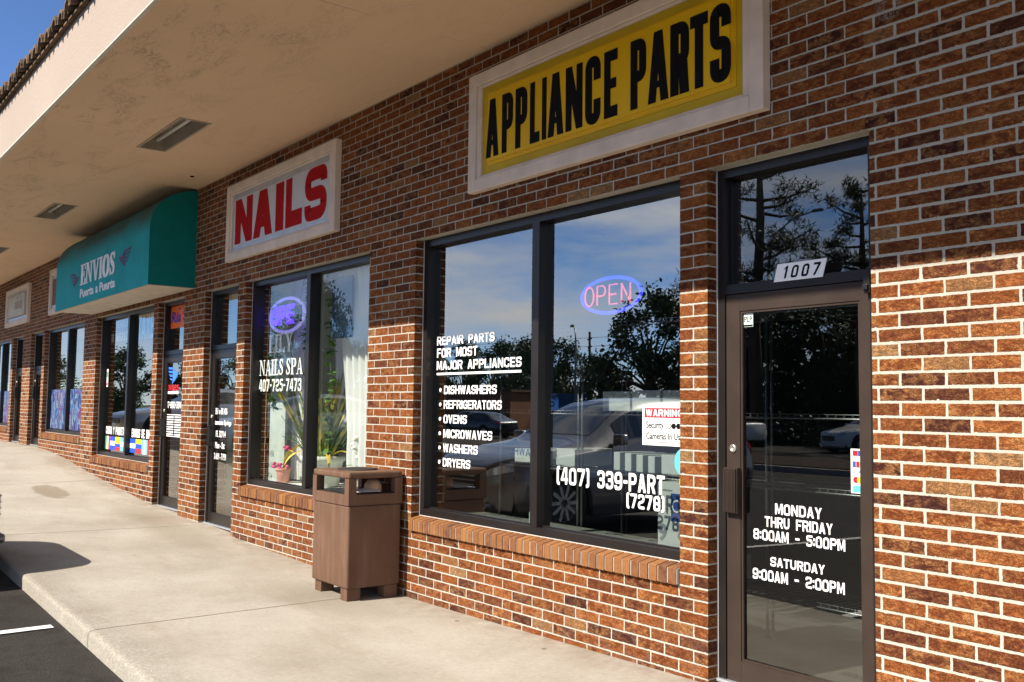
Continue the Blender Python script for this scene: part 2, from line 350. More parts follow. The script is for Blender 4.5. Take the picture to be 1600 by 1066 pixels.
# a heavy grotesque drawn with strokes of one width; corners rounded. Box is w wide and 1 high, stroke t
def _round(pts, r, n=5):
    out = [pts[0]]
    for a, p, c in zip(pts, pts[1:], pts[2:]):
        a, p, c = Vector(a), Vector(p), Vector(c); u = (a-p); v = (c-p)
        d = min(r, u.length*.5, v.length*.5); A = p+u.normalized()*d; C = p+v.normalized()*d
        for k in range(n+1):
            q = k/n; m = A*(1-q)**2+p*2*q*(1-q)+C*q*q; out.append((m.x, m.y))
    out.append(pts[-1]); return out
def block_glyph(ch, w, t, r):
    h = t/2; l, R, b, T, m = h, w-h, h, 1-h, .5
    S = lambda *p: ('s', _round(list(p), r)); Q = lambda *p: ('p', list(p)); V = lambda x0, x1, z0, z1: ('p', [(x0, z0), (x1, z0), (x1, z1), (x0, z1)])
    O = ('o', [(l, b), (R, b), (R, T), (l, T)])
    k = t*1.06
    if ch == 'A': return [Q((0, 0), (k, 0), (w/2+k*.42, 1), (w/2-k*.55, 1)), Q((w-k, 0), (w, 0), (w/2+k*.55, 1), (w/2-k*.42, 1)), V(w*.22, w*.78, .20, .20+t*.72)]
    if ch in 'B8': return [('o', [(l, b), (R, b), (R, m), (l, m)]), ('o', [(l, m), (R, m), (R, T), (l, T)])]
    if ch == 'C': return [S((R, .36), (R, b), (l, b), (l, T), (R, T), (R, .64))]
    if ch == 'D': return [V(0, t, 0, 1), ('s', _round([(t*.5, T), (R, T), (R, b), (t*.5, b)], r*1.5))]
    if ch == 'E': return [V(0, t, 0, 1), V(t, w, 0, t), V(t, w, 1-t, 1), V(t, w*.9, m-h*.9, m+h*.9)]
    if ch == 'F': return [V(0, t, 0, 1), V(t, w, 1-t, 1), V(t, w*.88, m-h, m+h*.8)]
    if ch == 'G': return [S((w*.55, m), (R, m), (R, b), (l, b), (l, T), (R, T), (R, .68))]
    if ch == 'H': return [V(0, t, 0, 1), V(w-t, w, 0, 1), V(t, w-t, m-h, m+h)]
    if ch in 'I|': return [V(0, w, 0, 1)]
    if ch == 'J': return [S((R, 1), (R, b), (l, b), (l, .36))]
    if ch == 'K': return [V(0, t, 0, 1), Q((t, .36), (w-k*1.1, 1), (w, 1), (t, .62-.28)), Q((t*1.3, .52), (w-k*1.15, 0), (w, 0), (t*2, .66))]
    if ch == 'L': return [V(0, t, 0, 1), V(t, w, 0, t)]
    if ch == 'M': return [V(0, t, 0, 1), V(w-t, w, 0, 1), Q((t*.6, 1), (t*1.3, 1), (w/2+t*.25, .08), (w/2-t*.25, .08)), Q((w-t*1.3, 1), (w-t*.6, 1), (w/2+t*.25, .08), (w/2-t*.25, .08))]
    if ch == 'N': return [V(0, t, 0, 1), V(w-t, w, 0, 1), Q((0, 1), (t*1.02, 1), (w, 0), (w-t*1.02, 0))]
    if ch in 'O0': return [O]
    if ch == 'P': return [V(0, t, 0, 1), S((t*.5, T), (R, T), (R, .46), (t*.5, .46))]
    if ch == 'Q': return [O, Q((w*.5, .25), (w*.72, .32), (w, -.03), (w*.76, -.06))]
    if ch == 'R': return [V(0, t, 0, 1), S((t*.5, T), (R, T), (R, .48), (t*.5, .48)), Q((w*.42, .50), (w*.42+k, .50), (w, 0), (w-k*1.05, 0))]
    if ch in 'S5': return [S((l, .31), (l, b), (R, b), (R, m), (l, m), (l, T), (R, T), (R, .70))] if ch == 'S' else [S((l, .27), (l, b), (R, b), (R, .58), (l, .58), (l, T), (w, T))]
    if ch == 'T': return [V(0, w, 1-t, 1), V(w/2-h, w/2+h, 0, 1-t)]
    if ch == 'U': return [S((l, 1), (l, b), (R, b), (R, 1))]
    if ch == 'V': return [Q((0, 1), (k, 1), (w/2+k*.42, 0), (w/2-k*.55, 0)), Q((w-k, 1), (w, 1), (w/2+k*.55, 0), (w/2-k*.42, 0))]
    if ch == 'W':
        c = w/2; j = t*.9
        return [Q((0, 1), (j, 1), (w*.27+j*.4, 0), (w*.27-j*.5, 0)), Q((c-j*.45, 1), (c+j*.45, 1), (w*.27+j*.5, 0), (w*.27-j*.4, 0)), Q((c-j*.45, 1), (c+j*.45, 1), (w*.73+j*.4, 0), (w*.73-j*.5, 0)), Q((w-j, 1), (w, 1), (w*.73+j*.5, 0), (w*.73-j*.4, 0))]
    if ch == 'X': return [Q((0, 1), (k*1.1, 1), (w, 0), (w-k*1.1, 0)), Q((w-k*1.1, 1), (w, 1), (k*1.1, 0), (0, 0))]
    if ch == 'Y': return [V(w/2-h, w/2+h, 0, .45), Q((0, 1), (k, 1), (w/2+h, .44), (w/2-h, .44)), Q((w-k, 1), (w, 1), (w/2+h, .44), (w/2-h, .44))]
    if ch == 'Z': return [V(0, w, 0, t), V(0, w, 1-t, 1), Q((0, t), (k*1.2, t), (w, 1-t), (w-k*1.2, 1-t))]
    if ch == '1': return [V(w-t, w, 0, 1), Q((0, .72), (w-t, .80), (w-t, 1), (w-t*.8, 1))]
    if ch == '2': return [S((l, .70), (l, T), (R, T), (R, .52), (l, .42), (l, b), (w, b))]
    if ch == '3': return [S((l, .72), (l, T), (R, T), (R, m), (w*.3, m)), S((w*.3, m), (R, m), (R, b), (l, b), (l, .29))]
    if ch == '4': return [V(w*.62, w*.62+t, 0, 1), V(0, w, .20, .20+t*.9), Q((0, .2+t*.5), (k, .2+t*.9), (w*.62, 1), (w*.62-k*.6, 1))]
    if ch == '6': return [('o', [(l, b), (R, b), (R, .56), (l, .56)]), S((l, .4), (l, T), (R, T), (R, .74))]
    if ch == '7': return [V(0, w, 1-t, 1), Q((w-k*1.1, 1-t), (w, 1-t), (w*.42+t*.3, 0), (w*.42-t*.75, 0))]
    if ch == '9': return [('o', [(l, .44), (R, .44), (R, T), (l, T)]), S((R, .6), (R, b), (l, b), (l, .26))]
    if ch == '(': return [S((w, T+.06), (l, T+.06), (l, b-.06), (w, b-.06))]
    if ch == ')': return [S((0, T+.06), (R, T+.06), (R, b-.06), (0, b-.06))]
    if ch == '-': return [V(0, w, m-t*.55, m+t*.45)]
    if ch == ':': return [V(0, w, .12, .12+t*1.15), V(0, w, .58, .58+t*1.15)]
    if ch == '.': return [V(0, w, 0, t)]
    return []
def put_block(bm, s, x0, x1, z0, z1, y, th=.002, t=.178, asp=.76, r=.30, gap=.13, mi=0, sx=None, shear=0.):
    """fit the word into x0..x1, z0..z1; t is the stroke as a share of the height, sx widens vertical strokes"""
    W = {'I': None, 'M': 1.18, 'W': 1.32, '1': .62, ' ': .55, '-': .50, ':': None, '.': None, '(': .42, ')': .42, 'J': .9, 'L': .9, 'E': .93, 'F': .92, 'T': .95}
    H = z1-z0; n = len(s)
    wid = lambda c, a: (t if W.get(c, 1) is None else max(a*W.get(c, 1), t*1.5))
    tot = lambda a: sum(wid(c, a) for c in s)+gap*(n-1)
    a, k = asp, (x1-x0)/(tot(asp)*H)
    cx = 0.; q = 0
    for ch in s:
        w = wid(ch, a)
        for p in block_glyph(ch, w, t, r):
            q += 1; yy = y-.00010*(q % 6); f = lambda c: (x0+(cx+c[0])*H*k+shear*c[1], z0+c[1]*H)
            if p[0] == 'p': prism(bm, [f(c) for c in p[1]], yy, y+th, mi); continue
            pts = p[1]; closed = p[0] == 'o'
            if closed:
                c4 = pts; mid = ((c4[0][0]+c4[1][0])/2, c4[0][1]); pts = _round([mid, c4[1], c4[2], c4[3], c4[0], mid], r)
            L_, R_ = [], []
            for i, c in enumerate(pts):
                pa = pts[i-1] if i else (pts[-2] if closed else c); pb = pts[i+1] if i < len(pts)-1 else (pts[1] if closed else c)
                dx, dz = pb[0]-pa[0], pb[1]-pa[1]; g = math.hypot(dx, dz) or 1
                L_.append(f((c[0]-dz/g*t/2, c[1]+dx/g*t/2))); R_.append(f((c[0]+dz/g*t/2, c[1]-dx/g*t/2)))
            for i in range(len(pts)-1):
                if math.hypot(L_[i][0]-L_[i+1][0], L_[i][1]-L_[i+1][1])+math.hypot(R_[i][0]-R_[i+1][0], R_[i][1]-R_[i+1][1]) < 1e-7: continue
                prism(bm, [L_[i], L_[i+1], R_[i+1], R_[i]], yy, y+th, mi)
        cx += w+gap
def word(parent, mat, s, x0, x1, z0, z1, y, name='lettering', how=None, **k):
    if how is None and ' ' in s:            # each word its own piece
        W = lambda c: {'I': .24, ':': .24, '.': .24, ' ': .55, '-': .5, '(': .42, ')': .42, 'M': .83, 'W': .92, '1': .43}.get(c, .68)+.15
        tot = sum(W(c) for c in s)-.15; cx = 0
        for wd in s.split(' '):
            ww = sum(W(c) for c in wd)-.15
            b = bmesh.new(); put_block(b, wd, x0+(x1-x0)*cx/tot, x0+(x1-x0)*(cx+ww)/tot, z0, z1, y, **k); obj(name, b, mat, parent)
            cx += ww+.15+.70
        return
    b = bmesh.new(); (how or put_block)(b, s, x0, x1, z0, z1, y, **k); return obj(name, b, mat, parent)
# a bold roman face with serifs: every letter drawn in a unit box
def serif_letter(ch):
    K, T, S = .24, .09, .055    # thick, thin, serif height
    sv = lambda x, z, w=.40: ('r', x-w/2, x+w/2, z, z+S)
    if ch == 'I': return .42, [('r', .09, .33, 0, 1), ('r', -.02, .44, 0, S), ('r', -.02, .44, 1-S, 1)]
    if ch == 'L': return .80, [('r', .13, .37, 0, 1), ('r', 0, .5, 1-S, 1), ('r', 0, .76, 0, S), ('p', [(.62, 0), (.80, 0), (.84, .32), (.76, .32)])]
    if ch == 'Y': return .95, [('r', .36, .60, 0, .46), ('r', .24, .72, 0, S), ('p', [(.06, 1), (.30, 1), (.60, .42), (.36, .42)]), ('p', [(.72, 1), (.82, 1), (.56, .44), (.46, .44)]), sv(.18, 1-S, .42), sv(.80, 1-S, .34)]
    if ch == 'N': return 1.0, [('r', .12, .20, 0, 1), ('r', .80, .88, 0, 1), ('p', [(.08, 1), (.34, 1), (.90, 0), (.80, 0)]), sv(.16, 0, .34), sv(.84, 1-S, .34), ('r', -.02, .30, 1-S, 1)]
    if ch == 'A': return 1.0, [('p', [(.46, 1), (.56, 1), (.94, 0), (.68, 0)]), ('p', [(.44, 1), (.52, 1), (.22, 0), (.13, 0)]), ('r', .26, .72, .28, .36), sv(.17, 0, .36), sv(.82, 0, .42)]
    if ch == 'V': return 1.0, [('p', [(.06, 1), (.32, 1), (.58, 0), (.48, 0)]), ('p', [(.80, 1), (.89, 1), (.58, 0), (.50, .06)]), sv(.19, 1-S, .42), sv(.85, 1-S, .34)]
    if ch == 'E': return .82, [('r', .13, .37, 0, 1), ('r', 0, .78, 0, S+.01), ('r', 0, .76, 1-S-.01, 1), ('r', .3, .58, .47, .54), ('p', [(.66, 0), (.80, 0), (.84, .30), (.76, .30)]), ('p', [(.66, 1), (.76, 1), (.78, .74), (.72, .74)]), ('r', .54, .60, .36, .65)]
    if ch == 'P': return .86, [('r', .13, .37, 0, 1), ('r', 0, .5, 0, S), ('r', 0, .5, 1-S, 1), ('s', [(.4, .97), (.56, .955)]+arc(.56, .73, .18, .225, 88, -88, 10)+[(.56, .505), (.38, .49)], [.06, .08]+[.08+.16*math.sin(math.pi*i/10) for i in range(11)]+[.07, .06])]
    if ch == 'O': return .98, [('s', arc(.49, .5, .36, .465, 90, 450, 28), [.09+.17*abs(math.sin(2*math.pi*i/28)) for i in range(29)])]
    if ch == 'S': return .74, [('s', [(.63, .74), (.58, .86), (.48, .945), (.35, .955), (.22, .91), (.16, .79), (.19, .66), (.32, .55), (.50, .44), (.59, .30), (.57, .16), (.47, .065), (.33, .045), (.19, .09), (.12, .2), (.09, .30)], [.06, .07, .08, .09, .13, .17, .2, .22, .22, .19, .15, .11, .09, .08, .07, .06]), ('r', .60, .66, .68, 1), ('r', .06, .12, 0, .33)]
    return .4, []
def put_serif(bm, s, x0, x1, z0, z1, y, t=.002, mi=0):
    adv = 0; items = []
    for ch in s:
        if ch == ' ': adv += .38; continue
        w, it = serif_letter(ch); items.append((adv, it)); adv += w+.06
    sx = (x1-x0)/(adv-.06); sz = z1-z0; k = 0
    for a, it in items:
        for q in it:
            k += 1; yy = y-.00012*(k % 7)
            f = lambda p: (x0+(a+p[0])*sx, z0+p[1]*sz)
            if q[0] == 'r': prism(bm, [f((q[1], q[3])), f((q[2], q[3])), f((q[2], q[4])), f((q[1], q[4]))], yy, y+t, mi)
            elif q[0] == 'p': prism(bm, [f(p) for p in q[1]], yy, y+t, mi)
            else:
                pts = q[1]; ww = q[2]; l = []; r = []
                for i, (px, pz) in enumerate(pts):
                    a_ = pts[max(i-1, 0)]; b_ = pts[min(i+1, len(pts)-1)]
                    if q[0] == 's' and len(pts) == 29: a_ = pts[i-1 if i else 27]; b_ = pts[i+1 if i < 28 else 1]
                    dx, dz = b_[0]-a_[0], b_[1]-a_[1]; qq = math.hypot(dx, dz) or 1
                    l.append(f((px-dz/qq*ww[i]/2, pz+dx/qq*ww[i]/2))); r.append(f((px+dz/qq*ww[i]/2, pz-dx/qq*ww[i]/2)))
                for i in range(len(pts)-1): prism(bm, [l[i], l[i+1], r[i+1], r[i]], yy, y+t, mi)

# ------------------------------------------------------------------ materials
MB = brick_mat('brick'); MS = sill_mat('sill_brick'); MCON = concrete_mat('sidewalk_concrete'); MASP = asphalt_mat('asphalt')
MMORT = simple('sill_mortar', (.40, .38, .34), .9, var=.15, scale=20)
MSOF = stucco_mat('soffit_stucco', (.78, .56, .37), .7); MFAS = stucco_mat('fascia_stucco', (.385, .315, .262))
MTILE = simple('roof_tile', (.13, .085, .05), .8, var=.6, scale=14, bump=.004)
MFR = simple('dark_bronze_frame', (.016, .013, .012), .34, .1, var=.2, scale=4, spec=.4)
MDOOR = simple('brown_door_metal', (.046, .032, .025), .42, .2, var=.15, scale=5)
MCAULK = simple('caulk', (.55, .53, .50), .7)
MGLASS = glass_mat('plate_glass', .5, .31); MGLASSN = glass_mat('clear_glass', .8, .09, (.97, .985, .97)); MGLASSD = glass_mat('door_glass', .6, .125); MGCLEAR = clear_mat('glass_edge')
MWHITE = simple('white_vinyl', (.86, .85, .83), .5, var=.03)
MSIGNW = simple('painted_sign_wood', (.70, .58, .48), .6, var=.10, scale=6, bump=.001)
MYEL = simple('yellow_acrylic', (.76, .44, .005), .3, var=.06, scale=2); MYELD = simple('yellow_acrylic_flange', (.56, .37, .012), .4, var=.12, scale=3)
MBLK = simple('black_letter', (.007, .007, .008), .6, spec=.06); MRED = simple('red_letter', (.40, .008, .010), .6, var=.06, spec=.05)
MSIGNF = simple('white_acrylic', (.56, .57, .59), .35, var=.03); MALU = simple('aluminium', (.50, .52, .55), .35, .6, var=.1)
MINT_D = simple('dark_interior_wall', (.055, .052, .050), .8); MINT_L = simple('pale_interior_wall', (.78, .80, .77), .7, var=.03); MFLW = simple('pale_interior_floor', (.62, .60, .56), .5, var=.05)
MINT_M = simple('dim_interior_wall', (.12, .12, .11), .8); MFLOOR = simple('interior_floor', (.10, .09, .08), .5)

# ------------------------------------------------------------------ ground
def lerp_tab(tab, x):
    if x >= tab[0][0]: return tab[0][1]
    for (a, za), (b, zb) in zip(tab, tab[1:]):
        if x >= b: return za+(zb-za)*(a-x)/(a-b)
    return tab[-1][1]
ZW = [(6, -.15), (-.9, -.145), (-2.9, -.17), (-3.8, -.18), (-5.4, -.16), (-6.8, -.135), (-8.1, -.075), (-9.6, -.04), (-10.7, .04), (-11.7, .11), (-12.5, .17), (-14.3, .335), (-15.6, .42), (-17.5, .43), (-60, .43)]
ZC = [(6, -.31), (2, -.31), (-2.8, -.205), (-3.74, -.172), (-5.47, -.118), (-7, -.07), (-9.5, .0), (-12, .10), (-15, .33), (-20, .40), (-60, .40)]
def zw(x): return sum(lerp_tab(ZW, x+d) for d in (-.4, 0, .4))/3
def zc(x): return sum(lerp_tab(ZC, x+d) for d in (-.4, 0, .4))/3
YC = -2.19
bm = B(); xs = [8-.4*i for i in range(96)]
prof = [(.30, 0), (-.02, 0), (-.3, 0), (-.7, 0), (-1.2, 0), (-1.7, 0), (-2.05, 0), (-2.145, -.001), (-2.172, -.005), (-2.186, -.014), (-2.192, -.028), (-2.195, -.4)]
rows = []
for x in xs:
    r = []
    for y, d in prof:
        t = min(1, max(0, y/YC)); z = zw(x)*(1-t)+zc(x)*t+d
        r.append(bm.verts.new((x, y, z)))
    rows.append(r)
for a, b in zip(rows, rows[1:]):
    for i in range(len(prof)-1): bm.faces.new((a[i], a[i+1], b[i+1], b[i])).smooth = True
o = obj('sidewalk', bm, MCON); tag(o, 'pale concrete sidewalk with a kerb, running along the brick shops', 'sidewalk', kind='structure')
# parking lot asphalt: follows the kerb, levels out further off
bm = B(); ys = [-2.17, -3, -4, -5.5, -7.5, -12, -20, -40, -120, -500]
xs2 = [500, 120, 40, 14, 8]+[8-.8*i for i in range(1, 48)]+[-40, -60, -120, -500]
def zlot(x, y):
    t = min(1, max(0, (-y-2.2)/6)); t = t*t*(3-2*t)
    return (zc(max(-60, min(6, x)))-.108)*(1-t)+(-.36)*t
rows = [[bm.verts.new((x, y, zlot(x, y))) for y in ys] for x in xs2]
for a, b in zip(rows, rows[1:]):
    for i in range(len(ys)-1): bm.faces.new((a[i], a[i+1], b[i+1], b[i])).smooth = True
o = obj('parking_lot', bm, MASP); tag(o, 'dark grey worn asphalt of the parking lot below the kerb', 'parking lot', kind='structure')
MPAINT = simple('white_road_paint', (.70, .69, .66), .7, var=.15, scale=12)
def stripe(x, y0, y1, w=.1):
    b = B(); n = 10; l = []
    for i in range(n+1):
        y = y0+(y1-y0)*i/n; z = zlot(x, y)+.006
        l.append((b.verts.new((x-w/2, y, z)), b.verts.new((x+w/2, y, z))))
    for p, q in zip(l, l[1:]): b.faces.new((p[0], p[1], q[1], q[0]))
    return b
for i, x in enumerate((-2.0, -4.63, -8.9, -11.6, -14.3, -17.0)):
    o = obj('bay_line', stripe(x, -2.255, -7.2), MPAINT)
    tag(o, 'white painted parking bay line on the asphalt', 'road marking', 'white bay lines of the parking lot', kind='structure')
# grass and land beyond the lot (seen in the glass)
MGR = simple('verge_grass', (.06, .085, .03), .9, var=.4, scale=3, bump=.02)
b = B(); rows = [[b.verts.new((x, y, -.34+.15*min(1, (-y-45)/30))) for y in (-46, -52, -80, -200, -600)] for x in range(-600, 400, 50)]
for a, c in zip(rows, rows[1:]):
    for i in range(4): b.faces.new((a[i], a[i+1], c[i+1], c[i]))
tag(obj('far_verge', b, MGR), 'grass verge far beyond the parking lot, mirrored in the shop glass', 'grass', kind='structure')

# ------------------------------------------------------------------ the shop building
bld = thing('shop_building', 'single storey brick strip of shops under a deep stucco canopy', 'building')
HEAD = 2.487
# openings left of the corner at x=0: (kind, x0, x1)
OPEN = [('door', -.965, -.03), ('window', -3.82, -1.155), ('window', -7.085, -4.525), ('door', -8.235, -7.295), ('door', -9.855, -8.915), ('window', -12.71, -10.045),
        ('window', -16.07, -13.41), ('door', -17.2, -16.265), ('door', -18.83, -17.9), ('window', -21.69, -19.025), ('window', -25.1, -22.4)]
SILL = {-3.82: .318, -7.085: .318, -12.71: .36, -16.07: .60, -21.69: .62, -25.1: .62}
b = B(); WT = .30
edges = sorted({v for _, a, c in OPEN for v in (a, c)}|{-30., 7.})
for a, c in zip(edges, edges[1:]):
    op = next((q for q in OPEN if abs(q[1]-a) < 1e-6), None)
    if op is None: box(b, a, c, 0, WT, -.7, HEAD)
    elif op[0] == 'window': box(b, a, c, 0, WT, -.7, SILL[a])
box(b, -30, 7, 0, WT, HEAD, 4.0)
obj('brick_wall', b, MB, bld)
# canopy: soffit, fascia, tiled edge and roof
YF = -2.05
# recessed soffit lights cut holes in the soffit
LX = [(3.20-4.57*i, 1.96-4.57*i) for i in range(0, 7)]   # light bays along the canopy
LX = [(-5.93+4.57, -7.13+4.57), (-5.93, -7.13), (-10.55, -11.68), (-14.85, -16.0), (-19.4, -20.6), (1.85+1.35, .65+1.35)]
b = B(); hol = sorted((min(p), max(p)) for p in LX); ya, yb = -1.10, -.86
cur = -30.
for x0, x1 in hol:
    box(b, cur, x0, YF, 0, 3.70, 3.76); box(b, x0, x1, YF, ya, 3.70, 3.76); box(b, x0, x1, yb, 0, 3.70, 3.76); cur = x1
box(b, cur, 7, YF, 0, 3.70, 3.76)
obj('soffit', b, MSOF, bld)
b = B(); box(b, -30, 7, YF-.02, YF-.001, 3.696, 4.205); obj('fascia', b, MFAS, bld)
for x, y in ((-8.0, -.28), (-17.5, -.75), (-2.9, -1.4)):
    b = B(); lathe(b, [(0, -.012), (.020, -.010), (.024, 0.002)], (x, y, 3.70), 10); obj('soffit_bolt', b, MBLK, bld)
# drip trim under the fascia
b = B(); box(b, -30, 7, YF-.026, YF+.004, 3.690, 3.699); obj('drip_edge', b, simple('trim_paint', (.62, .60, .50), .7), bld)
b = B(); px = .158
for i in range(int(37/px)):
    x = 7-px*(i+.5); jz = random.uniform(-.008, .008); jy = random.uniform(-.02, .015)
    pts = [(x-px*.53, 4.215)]+[(x+px*.5*math.cos(a), 4.225+jz+.088*math.sin(a)) for a in [math.pi*(1-k/8) for k in range(9)]]+[(x+px*.53, 4.215)]
    y0, y1 = YF-.105+jy, YF+.35
    up_ = .16
    A = [b.verts.new((p[0], y0, p[1])) for p in pts]; Bv = [b.verts.new((p[0], y1, p[1]+up_)) for p in pts]
    inner = [b.verts.new((x+(p[0]-x)*.72, y0, 4.215+(p[1]-4.215)*.72)) for p in pts]; deep = [b.verts.new((v.co.x, y0+.12, v.co.z+.03)) for v in inner]
    for k in range(len(pts)-1):
        b.faces.new((A[k], A[k+1], Bv[k+1], Bv[k])); b.faces.new((A[k], inner[k], inner[k+1], A[k+1])); b.faces.new((inner[k], deep[k], deep[k+1], inner[k+1]))
box(b, -30, 7, YF-.06, YF+.3, 4.205, 4.222)
vs = [b.verts.new(p) for p in ((-30, YF+.3, 4.34), (7, YF+.3, 4.34), (7, 4, 6.2), (-30, 4, 6.2), (-30, 9, 4.2), (7, 9, 4.2))]
b.faces.new(vs[:4]); b.faces.new((vs[3], vs[2], vs[5], vs[4]))
obj('tiled_roof', b, MTILE, bld, fixn=False)
b = B(); box(b, -30, 7, 8.9, 9.1, -.7, 4.2); box(b, -30.2, -30, 0, 9, -.7, 4.2); box(b, 7, 7.2, 0, 9, -.7, 4.2); obj('outer_wall', b, MB, bld)

# interiors
b = B()
def room(b, x0, x1, y1, zf, zt, mi): # back, sides
    box(b, x0, x1, y1, y1+.1, zf, zt, mi); box(b, x0-.05, x0, WT, y1, zf, zt, mi); box(b, x1, x1+.05, WT, y1, zf, zt, mi)
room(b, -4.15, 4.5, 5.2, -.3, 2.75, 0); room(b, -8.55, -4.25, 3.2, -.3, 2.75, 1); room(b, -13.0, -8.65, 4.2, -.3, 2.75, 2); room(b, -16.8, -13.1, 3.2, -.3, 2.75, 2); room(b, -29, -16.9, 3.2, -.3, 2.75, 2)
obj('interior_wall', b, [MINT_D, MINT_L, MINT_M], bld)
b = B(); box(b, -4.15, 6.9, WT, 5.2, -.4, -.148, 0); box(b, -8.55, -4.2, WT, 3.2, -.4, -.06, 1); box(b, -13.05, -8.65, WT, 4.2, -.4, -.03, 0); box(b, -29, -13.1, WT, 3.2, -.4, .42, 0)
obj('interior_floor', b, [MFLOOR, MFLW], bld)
b = B(); box(b, -29, -8.6, WT, 6, 2.75, 2.8); box(b, -8.6, -4.2, WT, 6, 2.75, 2.8, 1); box(b, -4.2, 6.9, WT, 6, 2.75, 2.8); obj('interior_ceiling', b, [MINT_M, MINT_L], bld)

def rowlock_sill(x0, x1, z):
    b = B(); n = round((x1-x0-.004)/.0677); w = (x1-x0-.004)/n
    for i in range(n):
        a = x0+.002+w*i; jj = random.uniform(-.002, .002); xa, xb = a+.005, a+w-.005
        P = [(-.024+jj, z), (-.024+jj, z+.082), (-.018+jj, z+.086), (.078, z+.105), (.078, z)]
        A = [b.verts.new((xa, p[0], p[1])) for p in P]; C = [b.verts.new((xb, p[0], p[1])) for p in P]
        b.faces.new(A); b.faces.new(C[::-1])
        for k in range(5): b.faces.new((A[k], C[k], C[(k+1) % 5], A[(k+1) % 5]))
    P = [(-.019, z+.002), (-.019, z+.079), (-.014, z+.082), (.079, z+.101), (.079, z+.002)]
    A = [b.verts.new((x0+.003, *p)) for p in P]; C = [b.verts.new((x1-.003, *p)) for p in P]
    for f in [A, C[::-1]]+[(A[k], C[k], C[(k+1) % 5], A[(k+1) % 5]) for k in range(5)]: b.faces.new(f).material_index = 1
    return b
GY = .135
def pane(x0, x1, z0, z1, parent, y=GY, mat=None):
    b = B(); vs, fs = box(b, x0, x1, y, y+.006, z0, z1, 1); fs[2].material_index = 0
    return obj('glass_pane', b, [mat or MGLASS, MGCLEAR], parent)
def frame_bars(b, x0, x1, z0, z1, w, y0=.072, y1=.182, wb=None):
    wb = wb or w
    box(b, x0, x0+w, y0, y1, z0, z1); box(b, x1-w, x1, y0, y1, z0, z1)
    box(b, x0+w, x1-w, y0+.001, y1-.001, z1-w, z1); box(b, x0+w, x1-w, y0+.001, y1-.001, z0, z0+wb)
def make_window(x0, x1):
    z0 = SILL[x0]+.105; z1 = HEAD-.004; b = B()
    frame_bars(b, x0+.008, x1-.008, z0, z1, .052); mc = (x0+x1)/2+.018
    box(b, mc-.036, mc+.036, .071, .183, z0+.052, z1-.052)
    box(b, x0+.06, mc-.036, GY-.018, GY-.002, z0+.052, z0+.062); box(b, mc+.036, x1-.06, GY-.018, GY-.002, z0+.052, z0+.062)
    w = obj('window', b, MFR, bld)
    gm = MGLASSN if -8 < x0 < -7 else MGLASS
    pane(x0+.055, mc-.034, z0+.05, z1-.05, w, mat=gm); pane(mc+.034, x1-.055, z0+.05, z1-.05, w, mat=gm)
    obj('sill', rowlock_sill(x0, x1, SILL[x0]), [MS, MMORT], w)
    b = B(); box(b, x0+.0005, x0+.0085, .069, .1, z0, z1); box(b, x1-.0085, x1-.0005, .069, .1, z0, z1); box(b, x0, x1, .069, .1, z0-.007, z0+.002)
    obj('caulk_bead', b, MCAULK, w)
    return w, z0, mc
WIN = {}
for k, x0, x1 in OPEN:
    if k == 'window': WIN[x0] = make_window(x0, x1)
